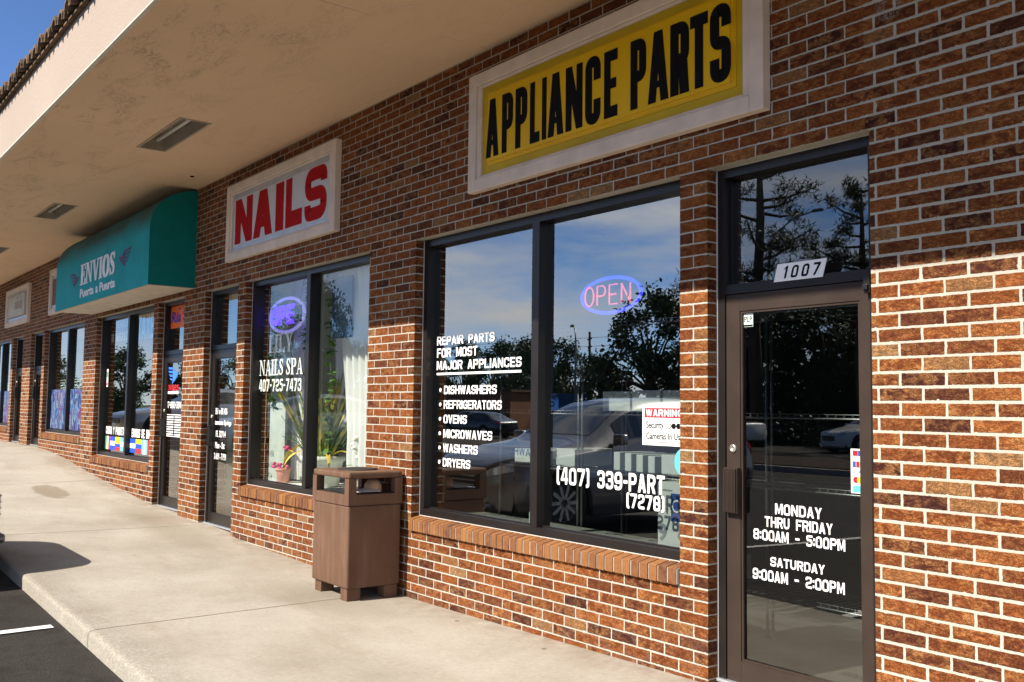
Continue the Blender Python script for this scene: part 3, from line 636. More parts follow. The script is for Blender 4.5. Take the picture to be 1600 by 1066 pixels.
def make_door(x0, x1, zb, mat, pull='left'):
    z1 = HEAD-.004; b = B()
    fx0, fx1 = x0+.008, x1-.008; TB = 1.825
    box(b, fx0, fx0+.046, .072, .182, zb, z1); box(b, fx1-.046, fx1, .072, .182, zb, z1)
    box(b, fx0+.046, fx1-.046, .073, .181, z1-.048, z1); box(b, fx0+.046, fx1-.046, .073, .181, TB, TB+.05)
    box(b, fx0+.046, fx0+.056, GY-.02, GY-.002, TB+.05, z1-.048); box(b, fx1-.056, fx1-.046, GY-.02, GY-.002, TB+.05, z1-.048)
    d = obj('shop_door_frame', b, MFR, bld)
    gm = MGLASSD if x0 > -2 else MGLASS
    pane(fx0+.044, fx1-.044, TB+.045, z1-.045, d, mat=gm).name = 'transom_pane'
    lx0, lx1, lz0, lz1 = fx0+.049, fx1-.049, zb+.012, TB-.004
    b = B(); w = .086
    wq = w-.034; box(b, lx0, lx0+w, .080, .125, lz0, lz1); box(b, lx1-wq, lx1, .080, .125, lz0, lz1)
    box(b, lx0+w, lx1-wq, .081, .124, lz1-w, lz1); box(b, lx0+w, lx1-wq, .081, .124, lz0, lz0+.105)
    for a, c in ((lx0+w, lx0+w+.012), (lx1-wq-.012, lx1-wq)): box(b, a, c, .086, .098, lz0+.105, lz1-w)
    box(b, lx0+w+.012, lx1-wq-.012, .086, .098, lz1-w-.012, lz1-w); box(b, lx0+w+.012, lx1-wq-.012, .086, .098, lz0+.105, lz0+.117)
    obj('door_leaf', b, mat, d)
    pane(lx0+w-.004, lx1-wq+.004, lz0+.10, lz1-w+.004, d, y=.1, mat=gm)
    b = B(); bevel_box(b, fx0, fx1, .05, .2, zb-.004, zb+.012, .004); obj('threshold', b, MALU, d)
    b = B(); box(b, x0+.0005, x0+.0085, .069, .1, zb, z1); box(b, x1-.0085, x1-.0005, .069, .1, zb, z1); box(b, x0+.0085, x1-.0085, .069, .1, z1-.001, z1+.004); obj('caulk_bead', b, MCAULK, d)
    # fluted pull plate
    b = B(); hx0, hx1 = (lx0+.004, lx0+.088) if pull == 'left' else (lx1-.088, lx1-.004); hz = zb+.845
    box(b, hx0, hx1, .052, .078, hz, hz+.228)
    for i in range(9): bevel_box(b, hx0+.004+i*.0086, hx0+.0105+i*.0086, .040, .053, hz+.004, hz+.224, .002, 1)
    obj('pull_handle', b, mat, d)
    b = B(); cx = lx0+.042 if pull == 'left' else lx1-.042; n = 14
    lathe(b, [(0, 0), (.009, 0), (.010, .003), (.019, .004), (.021, .0), (.021, -.006)], (0, 0, 0), n)
    for v in b.verts: v.co = Vector((cx+v.co.x, .076-v.co.z, hz+.325+v.co.y))
    obj('door_lock', b, simple('lock_brass', (.62, .58, .50), .3, .8), d)
    return d
DOOR = {}
for k, x0, x1 in OPEN:
    if k == 'door':
        zb = zw((x0+x1)/2)+.012
        DOOR[x0] = make_door(x0, x1, zb, MDOOR if x0 > -2 else MFR)
# door closer bracket at the top corner of the shop door
b = B(); bevel_box(b, -.098, -.066, .045, .08, 1.76, 1.86, .004); bevel_box(b, -.094, -.07, .030, .046, 1.775, 1.80, .003); obj('closer_bracket', b, MFR, DOOR[-.965])

# ------------------------------------------------------------------ lettering on the glass
TY = GY-.0022; w2 = WIN[-3.82][0]
for q, x0, x1, z0, z1 in [('REPAIR PARTS', -3.710, -2.990, 1.686, 1.752), ('FOR MOST', -3.708, -3.193, 1.594, 1.662), ('MAJOR APPLIANCES', -3.709, -2.686, 1.502, 1.568)]:
    word(w2, MWHITE, q, x0, x1, z0, z1, TY)
b = B(); box(b, -3.708, -2.686, TY, TY+.002, 1.464, 1.480); obj('underline', b, MWHITE, w2)
for q, x1, z in [('DISHWASHERS', -2.958, 1.323), ('REFRIGERATORS', -2.899, 1.216), ('OVENS', -3.309, 1.110), ('MICROWAVES', -3.003, 1.003), ('WASHERS', -3.171, .898), ('DRYERS', -3.259, .793)]:
    word(w2, MWHITE, q, -3.606, x1, z-.001, z+.061, TY)
    b = B(); prism(b, arc(-3.655, z+.030, .014, .014, 0, 330, 11), TY, TY+.002); obj('bullet', b, MWHITE, w2)
word(w2, MWHITE, '(407) 339-PART', -2.312, -1.390, .757, .862, TY, asp=.66); word(w2, MWHITE, '(7278)', -1.689, -1.393, .664, .746, TY, asp=.62)
MSTK = simple('sticker_white', (.80, .80, .78), .45, var=.03); MSBLUE = simple('sticker_blue', (.03, .09, .35), .4); MSCY = simple('sticker_cyan', (.10, .45, .60), .4); MSRED = simple('sticker_red', (.55, .02, .03), .4); MSGRN = simple('sticker_green', (.10, .35, .12), .4); MSYEL = simple('sticker_yellow', (.70, .55, .03), .4); MSORG = simple('sticker_orange', (.85, .16, .02), .4)
# warning sign behind the glass
def flat(b, x0, x1, z0, z1, y, t, mi): box(b, x0, x1, y, y+t, z0, z1, mi)
b = B(); x0, x1, z0, z1 = -1.563, -1.225, 1.028, 1.257; y = GY-.002
flat(b, x0, x1, z0, z1, y, .0015, 0); flat(b, x0+.017, x1-.017, 1.183, 1.237, y-.001, .001, 2)
put_block(b, 'WARNING', x0+.03, x1-.03, 1.191, 1.229, y-.0022, .001, t=.2, mi=0)
for q in ((x0+.017, x1-.017, 1.045, 1.048), (x0+.017, x0+.0195, 1.048, 1.183), (x1-.0195, x1-.017, 1.048, 1.183)): flat(b, *q, y-.001, .001, 1)
put_text(b, 'Security', x0+.03, x0+.165, 1.112, 1.162, y-.0012, .001, .016, 1); put_text(b, 'Cameras In Use', x0+.03, x1-.03, 1.062, 1.100, y-.0012, .001, .016, 1)
for cx in (x0+.205, x0+.24, x0+.275): prism(b, arc(cx, 1.138, .017, .016, 0, 340, 14), y-.0012-.0001*(cx*100 % 3), y, 1)
for cx in (x0+.205,): prism(b, arc(cx, 1.138, .013, .0125, 0, 340, 14), y-.002, y, 0)
obj('warning_sticker', b, [MSTK, MBLK, MSRED], w2)
b = B(); prism(b, arc(-1.262, .945, .055, .07, 0, 345, 20), y, y+.0015, 0); prism(b, arc(-1.245, .840, .036, .046, 0, 345, 18), y-.0001, y+.0015, 1); obj('round_sticker', b, [MSCY, MSYEL], w2)
b = B(); flat(b, -2.585, -2.545, .478, .555, y, .0015, 0); flat(b, -2.572, -2.558, .495, .53, y-.001, .001, 1); obj('alarm_sticker', b, [simple('sticker_mint', (.35, .62, .52), .4), MBLK], w2)
# hours on the door
d1 = DOOR[-.965]; DY = .1-.0022
for q, x0, x1, z0, z1 in [('MONDAY', -.624, -.361, .727, .779), ('THRU FRIDAY', -.686, -.304, .661, .712), ('8:00AM - 5:00PM', -.755, -.239, .594, .646), ('SATURDAY', -.654, -.348, .474, .518), ('9:00AM - 2:00PM', -.761, -.244, .399, .452)]:
    word(d1, MWHITE, q, x0, x1, z0, z1, DY)
b = B(); y = .066
prism(b, [(-.600, 1.860), (-.322, 1.860), (-.298, 1.946), (-.576, 1.946)], y, y+.003, 0)
for i, ch in enumerate('1007'): put_block(b, ch, -.562+i*.060+(.010 if ch == '1' else 0), -.524+i*.060-(.004 if ch == '1' else 0), 1.873, 1.932, y-.0012, .001, t=.17, r=.4, asp=.6, shear=.016, mi=1)
obj('number_plate', b, [simple('plate_white', (.90, .91, .92), .4, var=.02), MBLK], d1)
b = B(); y = DY; flat(b, -.838, -.752, 1.653, 1.722, y, .0015, 0); flat(b, -.836, -.754, 1.655, 1.664, y-.0008, .0008, 1); put_text(b, 'PLP', -.806, -.758, 1.678, 1.706, y-.0008, .0008, .01, 1); prism(b, [(-.832, 1.705), (-.812, 1.71), (-.818, 1.675)], y-.0008, y, 2)
obj('alarm_sticker', b, [simple('sticker_pale', (.62, .72, .62), .4), MBLK, MSGRN], d1)
b = B(); x0, x1 = -.205, -.140; flat(b, x0, x1, .862, 1.062, y, .0015, 0); zz = [.868, .908, .948, .985, 1.025]
flat(b, x0+.01, x1-.01, .866, .896, y-.0008, .0008, 3); flat(b, x0+.008, x1-.008, .905, .927, y-.0008, .0008, 4)
prism(b, arc(x0+.026, .922, .015, .015, 0, 340, 12), y-.001, y, 2); prism(b, arc(x0+.046, .922, .015, .015, 0, 340, 12), y-.0012, y, 5)
put_text(b, 'VISA', x0+.012, x1-.012, .950, .966, y-.0008, .0008, .01, 1)
for i, m_ in enumerate((1, 2, 3)): flat(b, x0+.010+i*.018, x0+.026+i*.018, .978, 1.006, y-.0008, .0008, (1, 2, 6)[i])
flat(b, x0+.01, x0+.036, 1.030, 1.055, y-.0008, .0008, 2); flat(b, x0+.037, x1-.008, 1.030, 1.055, y-.0008, .0008, 1)
obj('card_sticker', b, [MSTK, MSBLUE, MSRED, MSCY, MSTK, MSYEL, MSGRN], d1)
# nails shop lettering
wN = WIN[-7.085][0]; y = GY+.0085
word(wN, MWHITE, 'LILY', -6.82, -6.25, 1.742, 1.922, y, how=put_serif); word(wN, MWHITE, 'NAILS SPA', -7.02, -6.02, 1.520, 1.676, y, how=put_serif)
word(wN, MWHITE, '407-725-7473', -7.022, -6.04, 1.360, 1.482, y, t=.17, r=.32, asp=.6)
dN = DOOR[-8.235]; y = DY
for q, x0, x1, z in [('851 w SR 436', -8.09, -7.74, 1.115), ('Altamonte Springs', -8.15, -7.62, .985), ('FL 32714', -8.05, -7.77, .868), ('Mon - Sat', -8.06, -7.79, .745), ('10 A.M - 7 P.M', -8.11, -7.74, .625)]:
    word(dN, MWHITE, q, x0, x1, z, z+.07, y, how=put_text, offset=.012)
# parcel shop lettering, flags and stickers
wE = WIN[-12.71][0]; y = GY-.0022
for q, x0, x1, z0, z1 in [('TAXES', -11.18, -10.30, 2.085, 2.425), ('TRAMITES', -12.27, -11.52, 2.300, 2.425), ('DE INMIGRACION', -12.45, -11.50, 2.105, 2.235), ('CARGA Y PAQUETES', -12.50, -11.51, .775, .885), ('ENVIOS DE DINERO', -11.24, -10.25, .765, .880)]:
    word(wE, MWHITE, q, x0, x1, z0, z1, y if z0 < 2 else GY+.0085, t=.2 if q != 'TAXES' else .17)
MFB = simple('flag_blue', (.02, .08, .55), .5); MFL = simple('flag_light_blue', (.15, .50, .75), .5); MFG = simple('flag_green', (.03, .28, .08), .5); MFY = simple('flag_yellow', (.80, .55, .02), .5); MFRD = simple('flag_red', (.62, .03, .03), .5)
z0, z1 = .555, .745; y = GY-.003; FM = [MSTK, MFB, MFL, MFG, MFY, MFRD]
def flag(x0, x1, cs, vert):
    b = B()
    for c, h0, h1 in cs:
        if vert: flat(b, x0+(x1-x0)*h0, x0+(x1-x0)*h1, z0, z1, y, .0015, c)
        else: flat(b, x0, x1, z0+(z1-z0)*h0, z0+(z1-z0)*h1, y, .0015, c)
    obj('flag_decal', b, FM, wE)
TH = lambda a, c, d: ((a, 0, .333), (c, .333, .667), (d, .667, 1))
flag(-12.515, -12.27, TH(3, 0, 5), 1); flag(-12.26, -12.02, TH(1, 0, 1), 0); flag(-12.01, -11.77, ((5, 0, .25), (1, .25, .5), (4, .5, 1)), 0); flag(-11.76, -11.51, TH(2, 0, 2), 0)
flag(-11.30, -11.06, TH(1, 0, 1), 0); flag(-11.05, -10.80, TH(5, 1, 4), 0); flag(-10.79, -10.55, TH(2, 0, 2), 1); flag(-10.54, -10.3, TH(5, 4, 5), 1)
b = B(); flat(b, -12.57, -12.50, 1.46, 1.72, y, .0015, 0); flat(b, -12.56, -12.51, 1.60, 1.68, y-.001, .001, 1); flat(b, -12.56, -12.51, 1.48, 1.52, y-.001, .001, 2); obj('door_sticker', b, [MSTK, MFG, MFRD], wE)
dE = DOOR[-9.855]; b = B(); y = GY-.003
flat(b, -9.79, -9.05, 2.155, 2.43, y, .0015, 0); put_text(b, 'Ria', -9.77, -9.43, 2.225, 2.36, y-.0012, .001, .03, 1, shear=.04); put_text(b, '$', -9.34, -9.2, 2.20, 2.38, y-.0012, .001, .03, 1); prism(b, [(-9.50, 2.375), (-9.46, 2.42), (-9.44, 2.375)], y-.0012, y, 1)
obj('orange_poster', b, [MSORG, simple('poster_purple', (.10, .03, .35), .5)], dE)
def bird(b, x0, z0, w, h, y, t, mi, flip=1):
    f = lambda px, pz: (x0+(px if flip > 0 else 1-px)*w, z0+pz*h)
    for k in range(4):
        zz = .95-.2*k; prism(b, [f(.0+.07*k, zz), f(.52-.02*k, zz-.05), f(.60, zz-.16), f(.10+.09*k, zz-.13)], y, y+t, mi)
    prism(b, [f(.50, .88), f(.74, .66), f(.98, .62), f(.90, .46), f(.74, .26), f(.46, .02), f(.52, .36)], y-.0003, y+t, mi)
y = DY; b = B(); bird(b, -9.75, 1.46, .42, .23, y, .0015, 0); obj('wing_emblem', b, simple('decal_blue', (.05, .2, .75), .4), dE)
word(dE, MSRED, 'ENVIOS', -9.75, -9.32, 1.385, 1.455, y); b = B(); flat(b, -9.75, -9.32, 1.345, 1.375, y, .0015, 0); obj('white_strip', b, MWHITE, dE); word(dE, MWHITE, '407-960-3942', -9.81, -9.14, 1.17, 1.25, y); b = B()
# put_text(b, 'ENVIOS', -9.75, -9.32, 1.385, 1.455, y, .0015, .03, 2); flat(b, -9.75, -9.32, 1.345, 1.375, y, .0015, 0)
for i in range(8): flat(b, -9.70, -9.46, 1.055-.03*i, 1.070-.03*i, y, .0015, 0); flat(b, -9.42, -9.16, 1.055-.03*i, 1.070-.03*i, y, .0015, 0)
for q in ((-9.76, -9.745, .825, 1.095), (-9.745, -9.10, .825, .834), (-9.745, -9.10, 1.086, 1.095)): flat(b, *q, y, .0015, 0)
obj('service_list', b, MWHITE, dE)

# ------------------------------------------------------------------ wall signs
def sign_frame(name, label, x0, x1, z0, z1, face_mats, group=None):
    t = thing(name, label, 'sign', ((x0+x1)/2, 0, z0), group)
    b = B(); w = .085
    for q in ((x0, x0+w, z0, z1), (x1-w, x1, z0, z1)): box(b, q[0], q[1], -.062, -.001, q[2], q[3])
    box(b, x0+w, x1-w, -.0615, -.001, z1-w, z1); box(b, x0+w, x1-w, -.0615, -.001, z0, z0+w)
    w2_ = .155
    for q in ((x0+w, x0+w2_-.02, z0+w, z1-w), (x1-w2_+.02, x1-w, z0+w, z1-w)): box(b, q[0], q[1], -.050, -.001, q[2], q[3])
    box(b, x0+w2_-.02, x1-w2_+.02, -.0495, -.001, z1-w2_+.05, z1-w); box(b, x0+w2_-.02, x1-w2_+.02, -.0495, -.001, z0+w, z0+w2_-.05)
    bmesh.ops.bevel(b, geom=b.edges[:], offset=.004, segments=1, affect='EDGES')
    obj('sign_frame', b, MSIGNW, t); return t
t = sign_frame('shop_sign', 'yellow shop sign reading APPLIANCE PARTS in a cream painted wood frame', -3.065, -.56, 2.70, 3.52, None)
b = B(); box(b, -2.93, -.695, -.030, -.002, 2.802, 3.418, 1); 
vs, fs = box(b, -2.865, -.745, -.058, -.029, 2.860, 3.365, 0); bmesh.ops.bevel(b, geom=[e for e in fs[2].edges], offset=.022, segments=3, affect='EDGES')
obj('sign_panel', b, [MYEL, MYELD], t)
b = B(); zb = lambda x: 2.922-(x+2.86)*.016
for ch, x0, x1 in [('A', -2.855, -2.715), ('P', -2.678, -2.560), ('P', -2.533, -2.411), ('L', -2.381, -2.285), ('I', -2.260, -2.217), ('A', -2.203, -2.054), ('N', -2.033, -1.880), ('C', -1.855, -1.722), ('E', -1.691, -1.580), ('P', -1.474, -1.352), ('A', -1.337, -1.185), ('R', -1.171, -1.037), ('T', -1.029, -.908), ('S', -.894, -.757)]:
    dz = .008 if ch in 'CS' else 0
    put_block(b, ch, x0, x1, 2.905-dz, 3.300+dz, -.0605, .002, t=.165 if ch not in 'AN' else .132, asp=.37, r=.22)
obj('sign_lettering', b, MBLK, t)
t = sign_frame('shop_sign', 'white shop sign reading NAILS in red letters, cream wood frame', -7.535, -5.055, 2.72, 3.525, None)
b = B(); box(b, -7.41, -5.19, -.030, -.002, 2.822, 3.423, 1); box(b, -7.41, -5.19, -.038, -.029, 3.37, 3.423, 1); box(b, -7.41, -5.19, -.038, -.029, 2.822, 2.855, 1); box(b, -7.38, -5.21, -.036, -.029, 2.856, 3.369, 0)
obj('sign_panel', b, [MSIGNF, MALU], t)
b = B()
for ch, x0, x1 in [('N', -7.336, -6.890), ('A', -6.859, -6.400), ('I', -6.326, -6.145), ('L', -6.098, -5.744), ('S', -5.689, -5.251)]:
    dz = .008 if ch == 'S' else 0
    if ch == 'I': box(b, x0, x1, -.0385, -.0355, 2.885, 3.35)
    else: put_block(b, ch, x0, x1, 2.885-dz, 3.350+dz, -.0385, .003, t=.25 if ch == 'S' else .32, asp=.95 if ch != 'S' else .9, r=.34)
obj('sign_lettering', b, MRED, t)
t = sign_frame('shop_sign', 'small framed brown shop sign half hidden behind the teal awning', -15.65, -13.2, 2.71, 3.49, None)
b = B(); box(b, -15.51, -13.34, -.030, -.002, 2.812, 3.388, 0); box(b, -15.51, -13.34, -.036, -.029, 2.812, 2.87, 1); box(b, -15.51, -13.34, -.036, -.029, 3.32, 3.388, 1); obj('sign_panel', b, [simple('sign_brown', (.20, .055, .035), .5), MALU], t)
b = B()
for q, x0, x1, z in (('CO', -15.18, -14.90, 3.17), ('E', -15.06, -14.92, 3.03), ('LA', -15.20, -14.90, 2.90)): put_text(b, q, x0, x1, z, z+.085, -.033, .002, .02)
obj('sign_lettering', b, simple('sign_letter_tan', (.55, .42, .33), .5), t)
t = sign_frame('shop_sign', 'cream framed sign with a pale faded panel, farthest along the wall', -19.47, -17.36, 2.71, 3.45, None)
b = B(); box(b, -19.33, -17.50, -.030, -.002, 2.812, 3.348, 1); bevel_box(b, -19.2, -17.66, -.06, -.029, 2.87, 3.31, .03, 2, 0); obj('sign_panel', b, [simple('sign_faded', (.52, .50, .42), .5, var=.2, scale=3), MALU], t)
b = B(); 
for k, (x, z, h) in enumerate(((-18.52, 3.02, .15), (-18.40, 3.03, .13), (-18.30, 3.02, .16), (-18.18, 3.03, .12), (-18.06, 3.02, .16), (-17.95, 3.00, .14))): stroke(b, [(x, z), (x+.03, z+h*.5), (x+.045, z+h)], [.05, .035, .05], -.0625-.0002*k, .002)
prism(b, arc(-18.34, 3.235, .03, .03, 0, 330, 10), -.0625, -.06); prism(b, arc(-18.06, 3.245, .02, .025, 0, 330, 10), -.0625, -.06); obj('faded_print', b, simple('sign_faded_red', (.27, .15, .12), .5), t)

# awning
MTEAL = Mat('teal_canvas'); _g = MTEAL.node('ShaderNodeNewGeometry').outputs['Position']; (ax, ay, az), _n = MTEAL.pos()
_n1 = MTEAL.noise(_g, 2.2, 5, .65); _n2 = MTEAL.noise(MTEAL.xyz(ax*4., ay, az*.9), 1.5, 4)
_c = MTEAL.ramp(_n1, [(.3, (.0, .30, .32)), (.7, (.004, .38, .40))]); _c = MTEAL.mix(_n2.rng(.5, .8)*.25, _c, (.02, .16, .18))
_c = MTEAL.mix(az.rng(3.14, 3.36)*_n1.rng(.2, .55)*.9, _c, (.045, .075, .062))    # mildew on the upper curve
MTEAL.color(_c); MTEAL.set(Roughness=.6); MTEAL.bsdf.inputs['Specular IOR Level'].default_value = .12; MTEAL.bump(MTEAL.noise(_g, 300, 2), .0008, .5); MTEAL = MTEAL.mat
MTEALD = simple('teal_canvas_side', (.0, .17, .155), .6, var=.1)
aw = thing('awning', 'teal fabric awning with a rounded top reading ENVIOS above the parcel shop', 'awning', (-10.75, 0, 2.55))
AX0, AX1 = -12.95, -8.585
pr = [(-.53, 2.55), (-.53, 2.9), (-.53, 3.20)]+[(-.53*math.cos(a), 3.20+.47*math.sin(a)) for a in [math.pi/2*k/9 for k in range(1, 10)]]
b = B(); nx_ = 16
rows = [[b.verts.new((AX0+(AX1-AX0)*i/nx_, p[0]-.002*math.sin(i*2.1)*(0 < k < 10), p[1])) for k, p in enumerate(pr)] for i in range(nx_+1)]
for a, c in zip(rows, rows[1:]):
    for k in range(len(pr)-1): b.faces.new((a[k], c[k], c[k+1], a[k+1])).smooth = True
obj('canvas', b, MTEAL, aw)
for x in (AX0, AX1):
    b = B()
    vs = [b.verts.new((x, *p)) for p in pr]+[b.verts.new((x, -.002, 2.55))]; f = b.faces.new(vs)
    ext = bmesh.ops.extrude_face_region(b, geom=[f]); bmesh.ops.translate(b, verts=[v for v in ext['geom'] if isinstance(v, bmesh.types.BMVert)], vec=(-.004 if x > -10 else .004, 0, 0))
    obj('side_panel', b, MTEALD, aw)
b = B(); box(b, AX0+.01, AX1-.01, -.52, -.003, 2.545, 2.556); obj('bottom_panel', b, simple('awning_underside', (.62, .56, .47), .7), aw)
MLAV = simple('awning_print', (.86, .88, .92), .6); MPUR = simple('awning_emblem', (.10, .07, .16), .6)
b = B(); put_serif(b, 'ENVIOS', -11.55, -9.92, 2.805, 3.085, -.536, .003); put_serif(b, 'ENVIOS', -11.515, -9.885, 2.805, 3.085, -.5375, .003); obj('awning_lettering', b, MLAV, aw); 
for q, x0, x1, zt in (('Puerta', -11.53, -10.84, 2.755), ('a', -10.75, -10.645, 2.722), ('Puerta', -10.56, -9.87, 2.755)): word(aw, MLAV, q, x0, x1, 2.635, zt, -.536, 'awning_lettering', put_text, t=.003, offset=.03)
b = B(); bird(b, -12.12, 2.80, .50, .22, -.536, .003, 0, 1); obj('wing_emblem', b, MPUR, aw); b = B(); bird(b, -9.76, 2.84, .52, .23, -.536, .003, 0, -1); obj('wing_emblem', b, MPUR, aw)

# soffit lights
MTUBE = simple('lamp_tube', (.62, .60, .54), .3); MHOUS = simple('lamp_housing', (.34, .29, .22), .6)
for i, (xa, xb) in enumerate(LX):
    x0, x1 = min(xa, xb), max(xa, xb)
    if x0 > -4: continue
    t = thing('soffit_light', {1: 'recessed fluorescent trough light in the ceiling, nearest to the viewer', 2: 'recessed trough light in the ceiling in front of the teal awning', 3: 'recessed trough light in the ceiling at the left edge', 4: 'recessed trough light far along the canopy ceiling'}[i], 'ceiling light', ((x0+x1)/2, (ya+yb)/2, 3.70), 'recessed lights along the canopy')
    b = B(); zt = 3.86
    vsb = [b.verts.new((x, y, z)) for z, k in ((3.70, 0), (zt, .03)) for x, y in ((x0+k, ya+k), (x1-k, ya+k), (x1-k, yb-k), (x0+k, yb-k))]
    for k in range(4): b.faces.new((vsb[k], vsb[(k+1) % 4], vsb[4+(k+1) % 4], vsb[4+k]))
    b.faces.new(vsb[4:])
    obj('housing', b, MHOUS, t, fixn=False)
    b = B(); m_ = .022; zz = 3.694
    for q in ((x0-m_, x1+m_, ya-m_, ya), (x0-m_, x1+m_, yb, yb+m_), (x0-m_, x0, ya, yb), (x1, x1+m_, ya, yb)): box(b, *q, zz, 3.70)
    obj('trim_ring', b, simple('light_trim', (.40, .32, .24), .7), t)
    b = B(); tube(b, [(x0+.08, (ya+yb)/2+.03, 3.775), (x1-.08, (ya+yb)/2+.03, 3.775)], .019, 10); obj('tube_lamp', b, MTUBE, t)

# ------------------------------------------------------------------ litter bin
MBIN = Mat('brown_bin'); _g = MBIN.node('ShaderNodeTexCoord').outputs['Object']
_a = MBIN.noise(_g, 3, 5, .6); _b = MBIN.noise(_g, 40, 3); _sx = MBIN.node('ShaderNodeSeparateXYZ'); MBIN.links.new(_g, _sx.inputs[0])
_w = MBIN.noise(MBIN.xyz(N(MBIN, _sx.outputs[0])*14., N(MBIN, _sx.outputs[1])*14., N(MBIN, _sx.outputs[2])*1.4), 1.2, 5)
_c = MBIN.ramp(_a, [(.3, (.106, .055, .033)), (.7, (.148, .081, .049))]); _c = MBIN.mix(_w.rng(.5, .75)*.45, _c, (.235, .155, .11)); _c = MBIN.mix(_b.rng(.68, .74)*.6, _c, (.07, .04, .03))
MBIN.color(_c); MBIN.set(Roughness=.55); MBIN.bsdf.inputs['Specular IOR Level'].default_value = .25; MBIN.bump(_b, .001, .5); MBIN = MBIN.mat
bx0, bx1, by0, by1 = -4.47, -3.905, -.472, -.035; gz = zw(-4.2)
bin_ = thing('litter_bin', 'square brown metal litter bin standing on the sidewalk against the brick pier', 'trash can', ((bx0+bx1)/2, (by0+by1)/2, gz))
b = B(); bevel_box(b, bx0, bx1, by0, by1, -.085, .505, .012); obj('body', b, MBIN, bin_)
b = B(); e = .006
box(b, bx0-e, bx1+e, by0-e, by1+e, .508, .585)
pw = .058
for q in ((bx0-e, bx0+pw, by0-e, by0+pw), (bx1-pw, bx1+e, by0-e, by0+pw), (bx0-e, bx0+pw, by1-pw, by1+e), (bx1-pw, bx1+e, by1-pw, by1+e)): box(b, *q, .585, .70)
bevel_box(b, bx0-e, bx1+e, by0-e, by1+e, .70, .748, .014, 2)
obj('hood', b, MBIN, bin_)
b = B(); lathe(b, [(.15, .002), (.15, .008), (.105, .008), (.10, .0025), (0., .0025)], ((bx0+bx1)/2, (by0+by1)/2, .747), 28); obj('ash_tray', b, simple('bin_top_dark', (.03, .025, .022), .6), bin_)
b = B(); box(b, bx0+.02, bx1-.02, by0+.02, by1-.02, .585, .592); obj('liner', b, simple('black_bag', (.012, .012, .013), .35), bin_)
for x, y in ((bx0+.02, by0+.02), (bx1-.12, by0+.012), (bx1-.10, by1-.13), (bx0+.02, by1-.13)):
    b = B(); bevel_box(b, x, x+.10, y, y+.11, zw(x)-.02, -.085, .004); obj('foot', b, MBIN, bin_)
b = B(); lathe(b, [(.001, .12), (.05, .105), (.075, .06), (.082, .0), (.074, .0), (.068, .055), (.044, .095), (.001, .108)], (0, 0, 0), 18)
for v in b.verts: v.co = Vector((-4.06+v.co.x, -.19+v.co.y*.8, .592+v.co.z*.8))
tag(obj('paper_cup', b, simple('cup_kraft', (.62, .38, .22), .6)), 'tan paper scrap sticking up inside the brown litter bin', 'litter')
b = B(); vs = [b.verts.new(p) for p in ((-4.12, -.36, .598), (-3.98, -.40, .594), (-3.93, -.20, .60), (-4.05, -.17, .62), (-4.10, -.25, .612))]; f = b.faces.new(vs); ex = bmesh.ops.extrude_face_region(b, geom=[f]); bmesh.ops.translate(b, verts=[v for v in ex['geom'] if isinstance(v, bmesh.types.BMVert)], vec=(0, 0, .003))
tag(obj('paper_plate', b, simple('paper_grey', (.55, .50, .47), .7)), 'crumpled pale paper lying inside the brown litter bin', 'litter')

# ------------------------------------------------------------------ neon OPEN signs
def ring(b, cx, cz, rx, rz, y, r, n=40, a0=0, a1=360):
    pts = [(cx+rx*math.cos(RAD(a0+(a1-a0)*i/n)), y, cz+rz*math.sin(RAD(a0+(a1-a0)*i/n))) for i in range(n+1)]
    tube(b, pts, r, 8)
NEON = {'O': [arc(.5, .5, .42, .5, 0, 360, 18)], 'P': [[(.12, 0), (.12, 1), (.6, 1)]+arc(.6, .74, .28, .26, 90, -90, 8)+[(.12, .48)]], 'E': [[(.86, 1), (.12, 1), (.12, 0), (.86, 0)], [(.12, .5), (.74, .5)]], 'N': [[(.1, 0), (.1, 1)], [(.1, 1), (.88, 0)], [(.88, 0), (.88, 1)]]}
def neon(b, s, x0, x1, z0, z1, y, r):
    w = (x1-x0)/len(s)
    for i, ch in enumerate(s):
        for ln in NEON[ch]: tube(b, [(x0+w*(i+.06+.88*p[0]), y, z0+(z1-z0)*p[1]) for p in ln], r, 6)
ny = .24
t = thing('open_sign', 'lit neon OPEN sign, red letters in a blue oval, behind the APPLIANCE PARTS window', 'neon sign', (-1.95, ny, 1.82))
b = B(); ring(b, -1.945, 1.925, .262, .108, ny, .0115); obj('blue_tube', b, emit('neon_blue', (.045, .06, 1.), 1.0), t)
b = B(); neon(b, 'OPEN', -2.17, -1.735, 1.866, 1.985, ny-.02, .0055); obj('letter_tube', b, emit('neon_red', (1., .13, .22), .75), t)
b = B(); box(b, -2.02, -1.87, ny+.02, ny+.05, 1.90, 1.95); tube(b, [(-1.95, ny+.03, 1.95), (-1.95, ny+.03, 2.74)], .003, 6); obj('bracket', b, MBLK, t)
ny = .26
t = thing('open_sign', 'purple lit OPEN sign in an oval ring, hung behind the LILY NAILS SPA window', 'neon sign', (-6.6, ny, 1.95))
b = B()
ring(b, -6.66, 2.125, .40, .170, ny, .017)
obj('oval_ring', b, emit('led_pale_violet', (.36, .33, .85), .30), t)
b = B()
for i, ch in enumerate('OPE'): put_block(b, ch, -6.98+.185*i, -6.825+.185*i, 2.03, 2.225, ny-.03, .02, t=.23, r=.3)
obj('lit_letter', b, emit('led_violet', (.10, .03, .95), 1.1), t)
b = B(); put_block(b, 'N', -6.425, -6.285, 2.04, 2.20, ny-.03, .02, t=.2); obj('unlit_letter', b, simple('led_off', (.12, .13, .14), .5), t)
